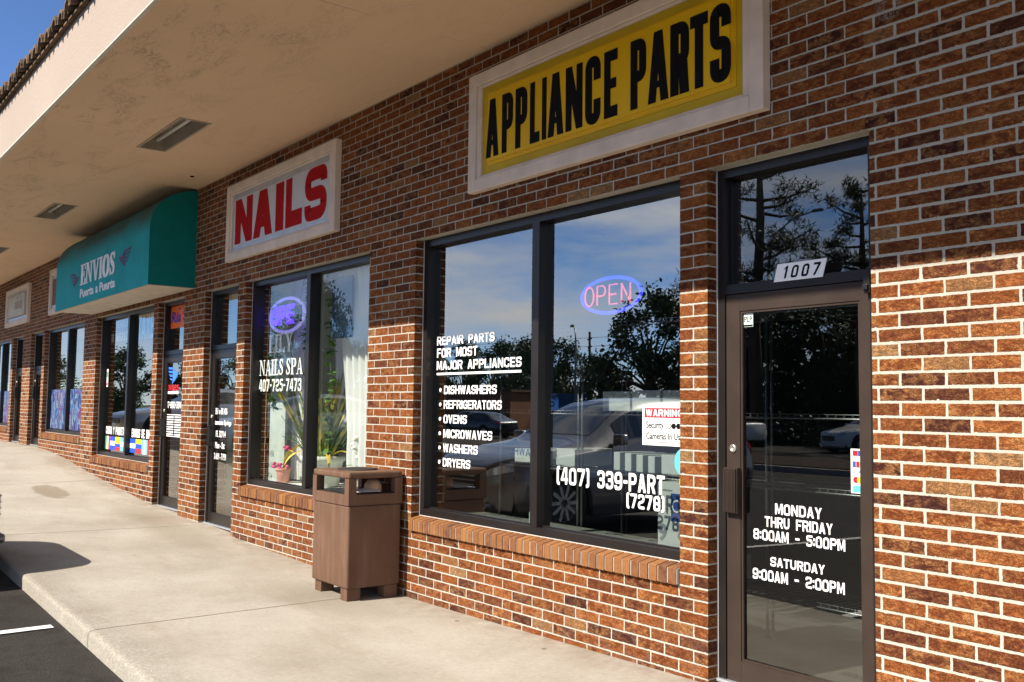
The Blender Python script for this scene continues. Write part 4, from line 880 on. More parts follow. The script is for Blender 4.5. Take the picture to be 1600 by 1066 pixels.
for x in (-6.95, -6.37): b = B(); tube(b, [(x, ny, 2.23), (x+(-.22 if x < -6.6 else .2), ny, 2.74)], .003, 5); obj('hanging_wire', b, MBLK, t)

# ------------------------------------------------------------------ appliance shop interior
MRACK = simple('wire_rack', (.20, .20, .20), .35, .8); MBOXW = simple('white_carton', (.66, .68, .66), .6, var=.05); MCARD = simple('brown_carton', (.40, .22, .10), .7)
ry = .62
def rack(x0, x1, label):
    t = thing('wire_rack', label, 'shelf', ((x0+x1)/2, ry+.22, -.14), 'wire racks inside the appliance shop')
    b = B()
    for x in (x0, x1):
        for y in (ry, ry+.42): tube(b, [(x, y, -.145), (x, y, 1.95)], .010, 6)
    obj('post', b, MRACK, t)
    for z in (.20, .80, 1.19, 1.78):
        b = B()
        for y in (ry, ry+.42):
            tube(b, [(x0, y, z), (x1, y, z)], .006, 6); tube(b, [(x0, y, z+.022), (x1, y, z+.022)], .003, 5)
        n = int((x1-x0)/.05)
        for i in range(n):
            x = x0+(x1-x0)*(i+.5)/n; box(b, x-.003, x+.003, ry, ry+.42, z-.003, z+.003); box(b, x-.004, x+.004, ry-.004, ry, z, z+.022)
        obj('wire_shelf', b, MRACK, t)
    return t
rack(-3.55, -2.66, 'dark wire rack behind the left pane of the appliance window'); rack(-2.62, -1.40, 'dark wire rack behind the right pane of the appliance window')
rack(-1.36, -.05, 'dark wire rack just inside the appliance shop beside its glass door')
for i, (x0, x1, z0, z1, nm) in enumerate([(-2.44, -2.18, 1.215, 1.345, 'left'), (-2.16, -1.91, 1.215, 1.35, 'middle'), (-1.89, -1.56, 1.215, 1.35, 'right'), (-3.40, -2.99, .825, .925, 'low left'), (-2.92, -2.72, .825, .945, 'low middle'), (-1.90, -1.52, .825, .945, 'low right')]):
    b = B(); bevel_box(b, x0, x1, ry+.02, ry+.38, z0, z1, .003, 1); 
    lab = {'left': 'white carton on the upper rack shelf, first of three in a row', 'middle': 'white carton on the upper rack shelf, between two others', 'right': 'white carton on the upper rack shelf behind the warning sticker', 'low left': 'long white carton lying on the lower shelf behind the mullion', 'low middle': 'white carton on the lower shelf just right of the mullion', 'low right': 'white carton on the lower shelf below the warning sticker'}[nm]
    tag(obj('carton', b, MBOXW), lab, 'box', 'white cartons on the wire racks')
for i in range(4):
    b = B(); x = -2.33+.105*i; bevel_box(b, x, x+.058, ry+.02, ry+.36, .825, .945-.004*i, .003, 1)
    tag(obj('thin_carton', b, MBOXW), 'narrow white carton standing upright in a row of four on the lower shelf', 'box', 'narrow white cartons on the lower shelf')
b = B(); bevel_box(b, -3.0, -2.9, ry+.02, ry+.3, 1.215, 1.335, .003, 1); tag(obj('blue_carton', b, MSBLUE), 'small blue carton on the upper rack shelf right of the mullion', 'box')
t = thing('filter_carton', 'tall white carton with a blue round emblem at the appliance window corner', 'box', (-1.42, .3, .43))
b = B(); bevel_box(b, -1.575, -1.27, .27, .50, .43, .815, .003, 1); obj('carton_body', b, MBOXW, t)
b = B(); flat(b, -1.47, -1.38, .60, .755, .268, .002, 0); prism(b, arc(-1.425, .685, .036, .036, 0, 345, 16), .2665, .268, 1); prism(b, arc(-1.425, .685, .027, .027, 0, 345, 16), .2655, .268, 0); put_text(b, '9', -1.57, -1.50, .48, .58, .2685, .0015, .03, 2); put_text(b, '8', -1.42, -1.33, .49, .60, .2685, .0015, .03, 2); flat(b, -1.545, -1.46, .765, .775, .268, .002, 2)
obj('carton_print', b, [MSBLUE, MSTK, simple('print_grey', (.28, .29, .30), .6)], t)
b = B(); box(b, -3.80, -1.17, .185, .60, .30, .425); obj('window_ledge', b, simple('ledge_grey', (.30, .29, .26), .6), w2)

# ------------------------------------------------------------------ nail shop window display
b = B(); box(b, -7.06, -4.54, .185, .85, .30, .44); obj('window_ledge', b, simple('ledge_white', (.72, .70, .66), .5), wN)
b = B(); box(b, -8.3, -7.42, .62, .65, -.06, 2.7); box(b, -7.2, -4.3, 1.35, 1.38, -.06, 1.0); obj('display_backdrop', b, simple('backdrop_grey', (.72, .76, .72), .7), bld)
def pot(name, label, c, r, h, mat):
    t = thing(name, label, 'plant pot', c)
    b = B(); lathe(b, [(0, 0), (r*.78, 0), (r*.92, h*.7), (r, h*.82), (r*1.08, h*.84), (r*1.08, h), (r*.96, h), (r*.93, h*.9), (0, h*.9)], c, 24); obj('pot', b, mat, t)
    return t
t = pot('potted_plant', 'big pale pot of tall yellow edged snake plants in the nail shop window', (-6.27, .50, .44), .205, .30, simple('pale_pot', (.60, .64, .56), .5))
MLEAF1 = Mat('snake_leaf'); _o = MLEAF1.node('ShaderNodeTexCoord').outputs['Object']; MLEAF1.color(MLEAF1.ramp(MLEAF1.noise(_o, 9, 4, .6), [(.32, (.07, .15, .04)), (.47, (.24, .30, .08)), (.57, (.66, .52, .10))])); MLEAF1.set(Roughness=.45); MLEAF1 = MLEAF1.mat
MLEAF2 = leaf_mat('yellow_leaf', (.50, .36, .04), (.72, .54, .10)); MLEAF3 = leaf_mat('ivy_leaf', (.035, .10, .02), (.13, .26, .05))
def blade(b, base, az, lean, ln, w, droop=0., n=9, mi=0, twist=.3):
    d = Vector((math.cos(az), math.sin(az), 0)); p = Vector(base); ang = lean; pts = []
    for i in range(n+1):
        pts.append(p.copy()); ang += droop/n; p = p+(d*math.sin(ang)+Vector((0, 0, math.cos(ang))))*(ln/n)
    s = d.cross(Vector((0, 0, 1))); l = []
    for i, q in enumerate(pts):
        u = i/n; ww = w*(.55+.9*u-1.45*u**4)*.5; ww = max(ww, .0012); a = az*2+twist*u; sv = (s*math.cos(a*.3)+d*math.sin(a*.3)*.5).normalized()
        nrm = sv.cross(d+Vector((0, 0, .3))).normalized()*.006
        l.append((b.verts.new(q-sv*ww), b.verts.new(q+nrm), b.verts.new(q+sv*ww)))
    for a, c in zip(l, l[1:]):
        for k in range(2):
            f = b.faces.new((a[k], a[k+1], c[k+1], c[k])); f.smooth = True; f.material_index = mi
rnd = random.Random(3)
b = B()
for i in range(46):
    a = rnd.uniform(0, 6.28); r = rnd.uniform(0, .15)
    blade(b, (-6.27+r*math.cos(a), .50+r*math.sin(a), .70), a+rnd.uniform(-.5, .5), rnd.uniform(.0, .42), rnd.uniform(.5, .98), rnd.uniform(.045, .075), rnd.uniform(-.1, .4), twist=rnd.uniform(-1, 1))
for i in range(90):
    a = rnd.uniform(0, 6.28); r = rnd.uniform(0, .14)
    blade(b, (-6.27+r*math.cos(a), .50+r*math.sin(a), .70), a, rnd.uniform(.0, .5), rnd.uniform(.2, .55), rnd.uniform(.012, .022), rnd.uniform(0, .8), n=6, mi=1)
obj('foliage', b, [MLEAF1, MLEAF3], t, fixn=False)
b = B()
for az, le, ln, w, dr in ((2.9, .35, .62, .045, 2.1), (-.35, .5, .52, .05, 2.2), (.1, .75, .55, .05, 1.5), (3.3, .55, .5, .05, 1.6), (-1.2, .6, .5, .045, 1.9), (3.0, .12, .95, .06, .5), (2.6, .22, .85, .055, .5)):
    blade(b, (-6.27+.1*math.cos(az), .50+.1*math.sin(az), .70), az, le, ln, w, dr)
obj('yellow_leaf', b, MLEAF2, t, fixn=False)
t = pot('potted_plant', 'small pink pot with pink blossoms on the nail shop window ledge', (-6.86, .36, .44), .075, .15, simple('pink_pot', (.62, .30, .24), .5))
b = B()
for az, le, ln, dr in ((.3, .2, .55, 1.4), (.8, .1, .45, 1.8), (-.2, .3, .5, 1.5)): blade(b, (-6.86, .36, .57), az, le, ln, .035, dr)
obj('yellow_leaf', b, MLEAF2, t, fixn=False)
b = B()
for i in range(15):
    c = (-6.86+rnd.uniform(-.13, .12), .36+rnd.uniform(-.07, .05), .58+rnd.choice((0, .02, .05, .2))+rnd.uniform(-.01, .03))
    lathe(b, [(0, .018), (.016, .014), (.024, 0), (.012, -.014), (0, -.016)], c, 8)
obj('blossom', b, simple('pink_petal', (.60, .10, .22), .6, var=.3, scale=30), t)
t = thing('white_flowers', 'white flowers with bright green leaves behind the litter bin in the nail shop window', 'flowers', (-5.15, .30, .44))
b = B()
for i in range(70):
    a = rnd.uniform(0, 6.28); p = (-5.15+rnd.uniform(-.06, .06), .30+rnd.uniform(-.04, .04), rnd.uniform(.50, .88)); blade(b, p, a, rnd.uniform(.6, 1.5), rnd.uniform(.05, .10), .035, .5, n=4)
obj('leaves', b, leaf_mat('bright_leaf', (.10, .28, .04), (.25, .45, .10)), t, fixn=False)
b = B()
for i in range(14): lathe(b, [(0, .02), (.02, .012), (.028, 0), (.012, -.01), (0, -.012)], (-5.15+rnd.uniform(-.10, .09), .29+rnd.uniform(-.05, .03), rnd.uniform(.62, .96)), 8)
obj('petals', b, simple('white_petal', (.80, .78, .66), .6), t)
def curtain(name, label, x0, x1, y, z0, z1, pinch=None, folds=7, amp=.035, mat=None):
    b = B(); nx_, nz_ = folds*8, 14; rows = []
    for j in range(nz_+1):
        z = z0+(z1-z0)*j/nz_; r = []
        for i in range(nx_+1):
            u = i/nx_; xx = x0+(x1-x0)*u
            if pinch:
                k = pinch(j/nz_); xx = x1-(x1-xx)*k
            r.append(b.verts.new((xx, y+amp*math.sin(u*folds*6.283+.6*math.sin(j*.5))*(.7+.3*math.sin(j)), z)))
        rows.append(r)
    for a, c in zip(rows, rows[1:]):
        for i in range(nx_): b.faces.new((a[i], a[i+1], c[i+1], c[i])).smooth = True
    return tag(obj(name, b, mat or MCUR), label, 'curtain')
MC = Mat('sheer_curtain'); MC.color((.88, .88, .86)); MC.set(Roughness=.8); MC.bsdf.inputs['Transmission Weight'].default_value = 0.
_tr = MC.node('ShaderNodeBsdfTranslucent'); _tr.inputs[0].default_value = (.7, .7, .68, 1); _mx = MC.node('ShaderNodeMixShader'); _mx.inputs[0].default_value = .4
MC.links.new(MC.bsdf.outputs[0], _mx.inputs[1]); MC.links.new(_tr.outputs[0], _mx.inputs[2]); MC.links.new(_mx.outputs[0], MC.out.inputs[0]); MCUR = MC.mat
curtain('curtain', 'white sheer curtain gathered at the right side of the nail shop window', -5.50, -4.60, .255, .47, 2.6, lambda v: .80+.20*min(1, v*1.1)**1.5, 7, .035)
curtain('curtain', 'narrow white curtain hanging at the centre of the nail shop window', -7.12, -6.84, .56, .46, 2.6, None, 4, .025)
curtain('curtain', 'long white sheer curtain hanging behind the snake plants', -6.75, -5.95, .86, 1.0, 2.6, None, 7, .03)
b = B(); bevel_box(b, -5.58, -5.20, .205, .225, 1.83, 2.38, .004, 1)
t = obj('hanging_panel', b, simple('dark_gloss_panel', (.045, .07, .10), .12)); tag(t, 'dark glossy panel hung at the top right of the nail shop window', 'sign board')
for k, x in enumerate((-7.00, -5.76)):
    b = B()
    for i in range(100):
        z = .48+i*.0198; lathe(b, [(0, .005), (.0055, 0), (0, -.005)], (x+.004*math.sin(i*.7), .215, z), 6)
    tube(b, [(x, .215, .46), (x, .215, 2.45)], .0015, 5)
    tag(obj('bead_string', b, simple('warm_bead', (.75, .62, .40), .4)), ('string of warm bead lights down the left edge of the nail shop window', 'string of warm bead lights beside the mullion of the nail shop window')[k], 'string lights', 'bead strings in the nail shop window')
for k, (x, zt, zb_) in enumerate(((-6.90, 2.45, 1.16), (-5.67, 2.4, .80), (-6.15, 2.42, 1.72))):
    b = B(); tube(b, [(x+.02*math.sin(i*.8), .25, zt-(zt-zb_)*i/16) for i in range(17)], .003, 5, mi=1)
    for i in range(95 if k == 1 else 60):
        z = rnd.uniform(zb_, zt); a = rnd.uniform(0, 6.28); blade(b, (x+.02*math.sin((zt-z)*8)+rnd.uniform(-.03, .03), .25+rnd.uniform(-.03, .03), z), a, rnd.uniform(1.0, 2.2), rnd.uniform(.05, .085), .055, .4, n=3)
    tag(obj('ivy_garland', b, [MLEAF3, MLEAF3], fixn=False), ('ivy garland trailing beside the OPEN sign of the nail shop', 'long ivy garland hanging right of the mullion in the nail shop window', 'short ivy garland under the purple OPEN sign')[k], 'garland', 'ivy garlands in the nail shop window')

# ------------------------------------------------------------------ farther shop windows: blinds and posters
def blind(x0, x1, z0, z1, label):
    b = B(); n = int((z1-z0)/.045)
    for i in range(n):
        z = z0+(z1-z0)*i/n; vs = [b.verts.new(p) for p in ((x0, .255, z), (x1, .255, z), (x1, .285, z+.034), (x0, .285, z+.034))]; b.faces.new(vs)
        vs2 = [b.verts.new((v.co.x, v.co.y+.002, v.co.z-.0015)) for v in vs]; b.faces.new(vs2[::-1])
    tag(obj('window_blind', b, simple('blind_slat', (.50, .52, .45), .6), fixn=False), label, 'blind')
blind(-16.0, -13.48, 1.46, 2.42, 'pale horizontal blind in the shop window left of the teal awning'); blind(-21.6, -19.1, 1.46, 2.42, 'pale horizontal blind in the farthest shop window')
def artmat(name, seed):
    m = Mat(name); (x, y, z), _ = m.pos(); n = m.noise(m.xyz(x*4.+seed, seed*1., z*1.6), 1.7, 4, .62, 1.)
    c = m.ramp(n, [(.30, (.004, .004, .01)), (.41, (.005, .02, .14)), (.47, (.012, .08, .22)), (.51, (.20, .25, .30)), (.55, (.008, .03, .16)), (.61, (.16, .012, .07)), (.68, (.03, .12, .06)), (.76, (.20, .08, .02))]); m.color(c); m.set(Roughness=.5); return m.mat
for i, (x0, x1, lab) in enumerate(((-16.0, -14.77, 'colourful film stuck on the bottom left of the window beyond the awning'), (-14.67, -13.48, 'colourful film stuck on the bottom right of the window beyond the awning'), (-21.62, -20.39, 'blue abstract film poster stuck on the bottom of the farthest shop window'), (-20.28, -19.1, 'purple abstract poster beside the last door in the farthest window'))):
    b = B(); box(b, x0, x1, GY-.0045, GY-.002, .775, 1.44); tag(obj('poster', b, artmat('poster_art_'+'abcd'[i], i*7.3+1)), lab, 'poster', 'posters in the far shop windows')

# ------------------------------------------------------------------ cars
MGLS = simple('car_glass', (.012, .014, .016), .04, 0, var=.0, spec=.8, coat=.6); MTYRE = simple('tyre', (.018, .018, .018), .8); MRIM = simple('rim', (.35, .35, .36), .3, .8); MPLAS = simple('black_trim', (.02, .02, .021), .5)
MHEAD = simple('headlamp_glass', (.45, .47, .50), .1, .3, coat=.8); MTAIL = simple('tail_lamp', (.35, .012, .012), .15, coat=.8)
def paint(name, c, metal=.4): return simple(name, c, .32, metal, var=.04, scale=2, coat=.9)
# stations: y from nose (0) backwards, half widths and heights, metres
SUVP = dict(L=4.45, W=.90, st=[(0.00, .42, .30, .52, .66, .66), (.06, .56, .22, .52, .74, .76), (.24, .74, .19, .56, .80, .86), (.62, .88, .19, .6, .84, .92), (.75, .90, .20, .60, .86, .955), (1.15, .90, .20, .62, .90, 1.00), (1.42, .90, .20, .62, .93, 1.06), (1.95, .90, .20, .62, .96, 1.44), (2.35, .90, .20, .62, .97, 1.55), (3.0, .90, .20, .62, .985, 1.58), (3.6, .895, .20, .62, 1.0, 1.555), (4.0, .885, .22, .62, 1.01, 1.48), (4.25, .86, .26, .62, 1.0, 1.24), (4.40, .80, .30, .60, .92, 1.0), (4.45, .68, .36, .56, .78, .84)], cab=(1.3, 4.2), wheels=(.86, 3.48), wr=.345)
SEDP = dict(L=4.5, W=.87, st=[(0.00, .60, .28, .46, .58, .58), (.06, .74, .20, .46, .64, .66), (.28, .84, .17, .50, .70, .74), (.8, .87, .17, .54, .76, .83), (1.25, .87, .17, .56, .80, .88), (1.5, .87, .17, .56, .83, .95), (2.1, .87, .17, .56, .85, 1.28), (2.5, .87, .17, .56, .86, 1.36), (3.1, .87, .17, .56, .87, 1.35), (3.5, .865, .17, .56, .88, 1.25), (3.95, .86, .18, .56, .885, .98), (4.25, .83, .22, .56, .87, .92), (4.44, .76, .28, .54, .80, .86), (4.5, .64, .34, .5, .7, .74)], cab=(1.38, 3.9), wheels=(.85, 3.5), wr=.315)
PICKP = dict(L=5.5, W=.95, st=[(0.00, .72, .42, .68, .88, .88), (.06, .86, .34, .68, .96, .98), (.28, .92, .32, .70, 1.02, 1.06), (.9, .95, .32, .72, 1.06, 1.14), (1.35, .95, .32, .74, 1.10, 1.17), (1.55, .95, .32, .74, 1.12, 1.24), (2.05, .95, .32, .74, 1.13, 1.70), (2.4, .95, .32, .74, 1.13, 1.78), (3.1, .95, .32, .74, 1.13, 1.78), (3.45, .95, .32, .74, 1.13, 1.70), (3.52, .95, .32, .74, 1.12, 1.16), (4.3, .95, .34, .74, 1.12, 1.15), (5.2, .94, .38, .74, 1.11, 1.14), (5.45, .92, .42, .72, 1.06, 1.10), (5.5, .88, .46, .7, 1.0, 1.02)], cab=(1.42, 3.5), wheels=(.95, 4.35), wr=.40)
def car_section(w, zb, zm, zbelt, zt):
    roofw = w*(.70 if zt-zbelt > .25 else .80 if zt-zbelt > .08 else .86)
    return [(0, zb), (w*.80, zb), (w*.95, zb+.05), (w*.985, (zb+zm)/2), (w, zm), (w*.975, (zm+zbelt)/2+.03), (w*.945, zbelt), (w*.90, zbelt+(zt-zbelt)*.22), (roofw, zt-(zt-zbelt)*.20), (roofw*.86, zt-(zt-zbelt)*.05), (roofw*.5, zt-(zt-zbelt)*.005), (0, zt)]
def make_car(name, P, body_mat, label, loc, rot, group, detail=True):
    t = thing(name, label, 'car', loc, group); t.rotation_euler = (0, 0, rot)
    def sect(st): return car_section(*st[1:])
    # resample stations smoothly
    S = P['st']; ys = []
    for a, c in zip(S, S[1:]):
        for k in range(3): ys.append(tuple(a[i]+(c[i]-a[i])*k/3 for i in range(6)))
    ys.append(S[-1])
    rowsp = [[(p[0], -st[0], p[1]) for p in sect(st)] for st in ys]
    def smoothp(R):
        out = [r[:] for r in R]
        for i in range(1, len(R)-1):
            for k in range(len(R[0])):
                out[i][k] = tuple((R[i-1][k][q]+2*R[i][k][q]+R[i+1][k][q])/4 for q in range(3))
        return out
    rowsp = smoothp(smoothp(rowsp))
    def loft(b, rows_, k0, k1, i0, i1, off=0.):
        for sgn in (1, -1):
            grid = [[b.verts.new((sgn*(p[0]+off*(.9 if k < 9 else .2)), p[1], p[2]+off*(0 if k < 8 else 1))) for k, p in enumerate(r)][k0:k1+1] for r in rows_[i0:i1+1]]
            for a, c in zip(grid, grid[1:]):
                for k in range(len(a)-1):
                    q = (a[k], a[k+1], c[k+1], c[k]) if sgn > 0 else (a[k], c[k], c[k+1], a[k+1])
                    f = b.faces.new(q); f.smooth = True
    b = B(); nS = len(rowsp); loft(b, rowsp, 0, 11, 0, nS-1)
    for r in (rowsp[0], rowsp[-1]):
        vs = [b.verts.new(p) for p in r]+[b.verts.new((-p[0], p[1], p[2])) for p in r[-2:0:-1]]
        b.faces.new(vs)
    bmesh.ops.remove_doubles(b, verts=b.verts, dist=.0008); bmesh.ops.recalc_face_normals(b, faces=b.faces)
    # wheel arches: move faces inside the arch circle away by deleting after fine subdivision of the lower sides
    bmesh.ops.subdivide_edges(b, edges=[e for e in b.edges if max(v.co.z for v in e.verts) < .95 and min(abs(v.co.x) for v in e.verts) > P['W']*.6], cuts=3, use_grid_fill=True)
    wr = P['wr']
    kill = [f for f in b.faces if any((f.calc_center_median().y+wy)**2+(f.calc_center_median().z-wr)**2 < (wr*1.13)**2 for wy in P['wheels']) and abs(f.calc_center_median().x) > P['W']*.55]
    bmesh.ops.delete(b, geom=kill, context='FACES')
    for f in b.faces: f.smooth = True
    body = obj('body', b, body_mat, t, fixn=False)
    c0, c1 = P['cab']; idx = [i for i, st in enumerate(ys) if c0 <= st[0] <= c1]
    cabtop = max(st[5] for st in ys)
    wsi = [i for i in idx if ys[i][5] < cabtop-.06 and ys[i][0] < (c0+c1)/2]; rri = [i for i in idx if ys[i][5] < cabtop-.06 and ys[i][0] > (c0+c1)/2]
    sidei = [i for i in idx if ys[i][5]-ys[i][4] > .20]
    # side glass split by pillars
    cuts = [sidei[0]+1, (sidei[0]*5+sidei[-1]*4)//9, (sidei[0]*2+sidei[-1]*7)//9, sidei[-1]-1]
    for a, c in zip(cuts, cuts[1:]):
        b = B(); loft(b, rowsp, 7, 8, a, max(a+1, c-(0 if c == cuts[-1] else 0)), .006)
        # inset a little so pillars show
        obj('side_window', b, MGLS, t, fixn=False)
    b = B(); loft(b, rowsp, 9, 11, wsi[0]+1, wsi[-1], .006); obj('windshield', b, MGLS, t, fixn=False)
    if len(rri) > 2: b = B(); loft(b, rowsp, 9, 11, rri[0]+1, rri[-1]-1, .006); obj('rear_window', b, MGLS, t, fixn=False)
    if detail:
        for sgn in (1, -1):
            b = B(); W = P['W']; my = -(ys[sidei[0]][0]+.02); mz = ys[sidei[0]][4]+.07
            bevel_box(b, min(sgn*(W*.97), sgn*(W*1.17)), max(sgn*(W*.97), sgn*(W*1.17)), my-.09, my+.02, mz-.02, mz+.11, .03, 3); box(b, min(sgn*W*.86, sgn*W), max(sgn*W*.86, sgn*W), my-.05, my, mz-.035, mz-.005)
            obj('wing_mirror', b, [body_mat if sgn > 0 else body_mat], t, smooth=True)
            b = B(); i0, i1 = 2, 7; grid = []
            for i in range(i0, i1):
                r = rowsp[i]; grid.append([b.verts.new((sgn*(p[0]+.005), p[1]+.005, p[2])) for p in (r[5], tuple((r[5][q]+r[6][q])/2 for q in range(3)), r[6])])
            for a, c in zip(grid, grid[1:]):
                for k in range(2): b.faces.new((a[k], a[k+1], c[k+1], c[k])).smooth = True
            obj('headlight', b, MHEAD, t)
            b = B(); grid = []
            for i in range(nS-7, nS-2):
                r = rowsp[i]; grid.append([b.verts.new((sgn*(p[0]+.005), p[1]-.004, p[2])) for p in (tuple((r[5][q]+r[6][q])/2 for q in range(3)), r[6], r[7])])
            for a, c in zip(grid, grid[1:]):
                for k in range(2): b.faces.new((a[k], a[k+1], c[k+1], c[k])).smooth = True
            obj('tail_light', b, MTAIL, t)
        b = B(); z0 = S[0][2]+.10; w = S[0][1]*.86; bevel_box(b, -w, w, -.02, .012, z0+.07, S[0][4]-.01, .01, 1)
        for k in range(4): bevel_box(b, -w*.96, w*.96, .008, .02, z0+.09+k*.05, z0+.105+k*.05, .003, 1, 1)
        obj('grille', b, [MPLAS, MRIM], t)
        b = B(); bevel_box(b, -S[1][1]*.97, S[1][1]*.97, -.1, .03, S[0][2]-.02, S[0][2]+.06, .03, 2); obj('bumper', b, body_mat, t)
        b = B()
        for sgn in (1, -1):
            bevel_box(b, min(sgn*P['W']*.93, sgn*P['W']*1.005), max(sgn*P['W']*.93, sgn*P['W']*1.005), -P['wheels'][1]+wr*1.15, -P['wheels'][0]-wr*1.15, S[5][2]-.02, S[5][2]+.10, .015, 1)
            for yy in (cuts[1], cuts[2]): pass
        obj('side_skirt', b, MPLAS, t)
        b = B(); box(b, -P['W']*.80, P['W']*.80, -P['L']+.3, -.25, S[5][2]-.04, S[5][2]+.45); obj('underbody', b, MPLAS, t)
    for wy in P['wheels']:
        for sgn in (1, -1):
            if detail: b = B(); ra = wr*1.15; tube(b, [(sgn*P['W']*.965, -wy+ra*math.cos(RAD(a)), wr+ra*math.sin(RAD(a))) for a in range(-22, 203, 9)], .036, 8); obj('wheel_arch', b, MPLAS, t)
            b = B(); n = 28
            lathe(b, [(wr*.62, -.10), (wr*.93, -.105), (wr, -.08), (wr, .08), (wr*.93, .105), (wr*.62, .10), (wr*.62, -.10)], (0, 0, 0), n)
            X = sgn*(P['W']-.105)
            def turn(b): 
                for v in b.verts: v.co = Vector((X+sgn*v.co.z, -wy+v.co.x, wr+v.co.y))
            turn(b); wh = obj('wheel', b, MTYRE, t)
            if detail:
                b = B(); lathe(b, [(wr*.64, .09), (wr*.60, .075), (wr*.58, -.02), (wr*.1, -.02)], (0, 0, 0), n)
                for k in range(10):
                    a = 2*math.pi*k/10; c, s_ = math.cos(a), math.sin(a); vs, fs = box(b, .02, wr*.62, -.02, .02, .055, .085)
                    for v in vs: v.co = Vector((v.co.x*c-v.co.y*s_, v.co.x*s_+v.co.y*c, v.co.z))
                turn(b); r_ = obj('rim', b, MRIM, t); r_.parent = wh; r_.matrix_parent_inverse = Matrix()
    for ch in t.children: ch.matrix_parent_inverse = Matrix()
    return t
PGREY = paint('grey_metallic_paint', (.15, .15, .16), .6); PWHITE = paint('white_car_paint', (.72, .73, .74), .0); PDARK = paint('dark_car_paint', (.02, .022, .028), .3); PSIL = paint('silver_car_paint', (.48, .50, .52), .6); PRED = paint('maroon_car_paint', (.10, .012, .015), .3)
GC = 'cars parked in the lot, seen mirrored in the shop glass'
def copy_tree(o, parent=None):
    c = o.copy(); COL.objects.link(c)
    if parent: c.parent = parent
    for ch in list(o.children): copy_tree(ch, c)
    return c
suv = make_car('parked_car', SUVP, PGREY, 'grey SUV nosed up to the kerb, its side mirrored in the appliance window', (-6.90, -2.27, zlot(-7, -3.2)), 0, GC)
w1 = make_car('parked_car', SUVP, PWHITE, 'white SUV facing the shops across the lot, mirrored in the glass door marked 1007', (-19.7, -28.3, -.36), RAD(18), GC)
p1 = make_car('parked_car', PICKP, PWHITE, 'white pickup truck across the lot, its tail mirrored at the left of the glass door', (-27.1, -26.2, -.36), RAD(90), GC)
s1 = make_car('parked_car', SEDP, PSIL, 'silver sedan at the kerb mirrored in the nail shop window', (-17.2, -2.9, zlot(-17, -4)), 0, GC)
d1_ = make_car('parked_car', SEDP, PDARK, 'dark sedan far across the lot behind the word DISHWASHERS', (-41, -25, -.36), RAD(80), GC)
for src, x, y, rz, lab, matp in [(s1, -23.2, -2.9, 0, 'silver sedan at the kerb mirrored in the parcel shop window', None), (d1_, -47, -28.5, 80, 'dark sedan far across the lot left of the orange truck', None), (d1_, -29, -37, 20, 'dark sedan parked behind the white SUV across the lot', None), (w1, -37.5, -30, 75, 'white SUV far across the lot beside dark sedans', None), (d1_, -58, -31, 85, 'dark sedan at the far left end of the row across the lot', None), (s1, -33.5, -40.5, 30, 'silver sedan in the back row before the trees', None)]:
    c = copy_tree(src); c.location = (x, y, zlot(x, y)); c.rotation_euler = (0, 0, RAD(rz)); c['label'] = lab

# ------------------------------------------------------------------ island, hedge, trees, lamps and poles across the lot
b = B(); z = -.36
pts = [(-30, -17.2), (-2, -16.9), (-.8, -17.4), (-.8, -21), (-2, -21.6), (-30, -21.6)]
def slab(b, pts, z0, z1, mi=0):
    a = [b.verts.new((x, y, z0)) for x, y in pts]; c = [b.verts.new((x, y, z1)) for x, y in pts]; n = len(pts)
    b.faces.new(c).material_index = mi
    for i in range(n): b.faces.new((a[i], a[(i+1) % n], c[(i+1) % n], c[i])).material_index = mi
slab(b, pts, z-.05, z+.14); tag(obj('island_kerb', b, simple('kerb_concrete', (.40, .37, .33), .85)), 'concrete kerb of the planted island across the lot', 'kerb', kind='structure')
b = B(); slab(b, [(-29.8, -17.4), (-2, -17.1), (-1.0, -17.5), (-1.0, -20.9), (-2, -21.4), (-29.8, -21.4)], z+.10, z+.17); tag(obj('mulch_bed', b, simple('mulch', (.05, .032, .022), .95, var=.5, scale=12, bump=.03)), 'dark mulch bed inside the parking island', 'mulch', kind='structure')
MBARK = simple('bark', (.09, .065, .05), .9, var=.35, scale=6, bump=.02); MOAK = leaf_mat('oak_leaf', (.028, .048, .016), (.075, .105, .035)); MPINE = leaf_mat('pine_needle', (.022, .042, .02), (.055, .085, .035)); MHEDGE = leaf_mat('hedge_leaf', (.025, .045, .015), (.06, .09, .03))
def leafq(b, c, s, r):
    d = Vector((r.gauss(0, 1), r.gauss(0, 1), r.gauss(0, 1))).normalized(); e = d.orthogonal().normalized(); f = d.cross(e)
    a = r.uniform(0, 6.28); e, f = e*math.cos(a)+f*math.sin(a), f*math.cos(a)-e*math.sin(a)
    b.faces.new([b.verts.new(c+e*s*x+f*s*.55*y) for x, y in ((-1, 0), (0, -1), (1, 0), (0, 1))])
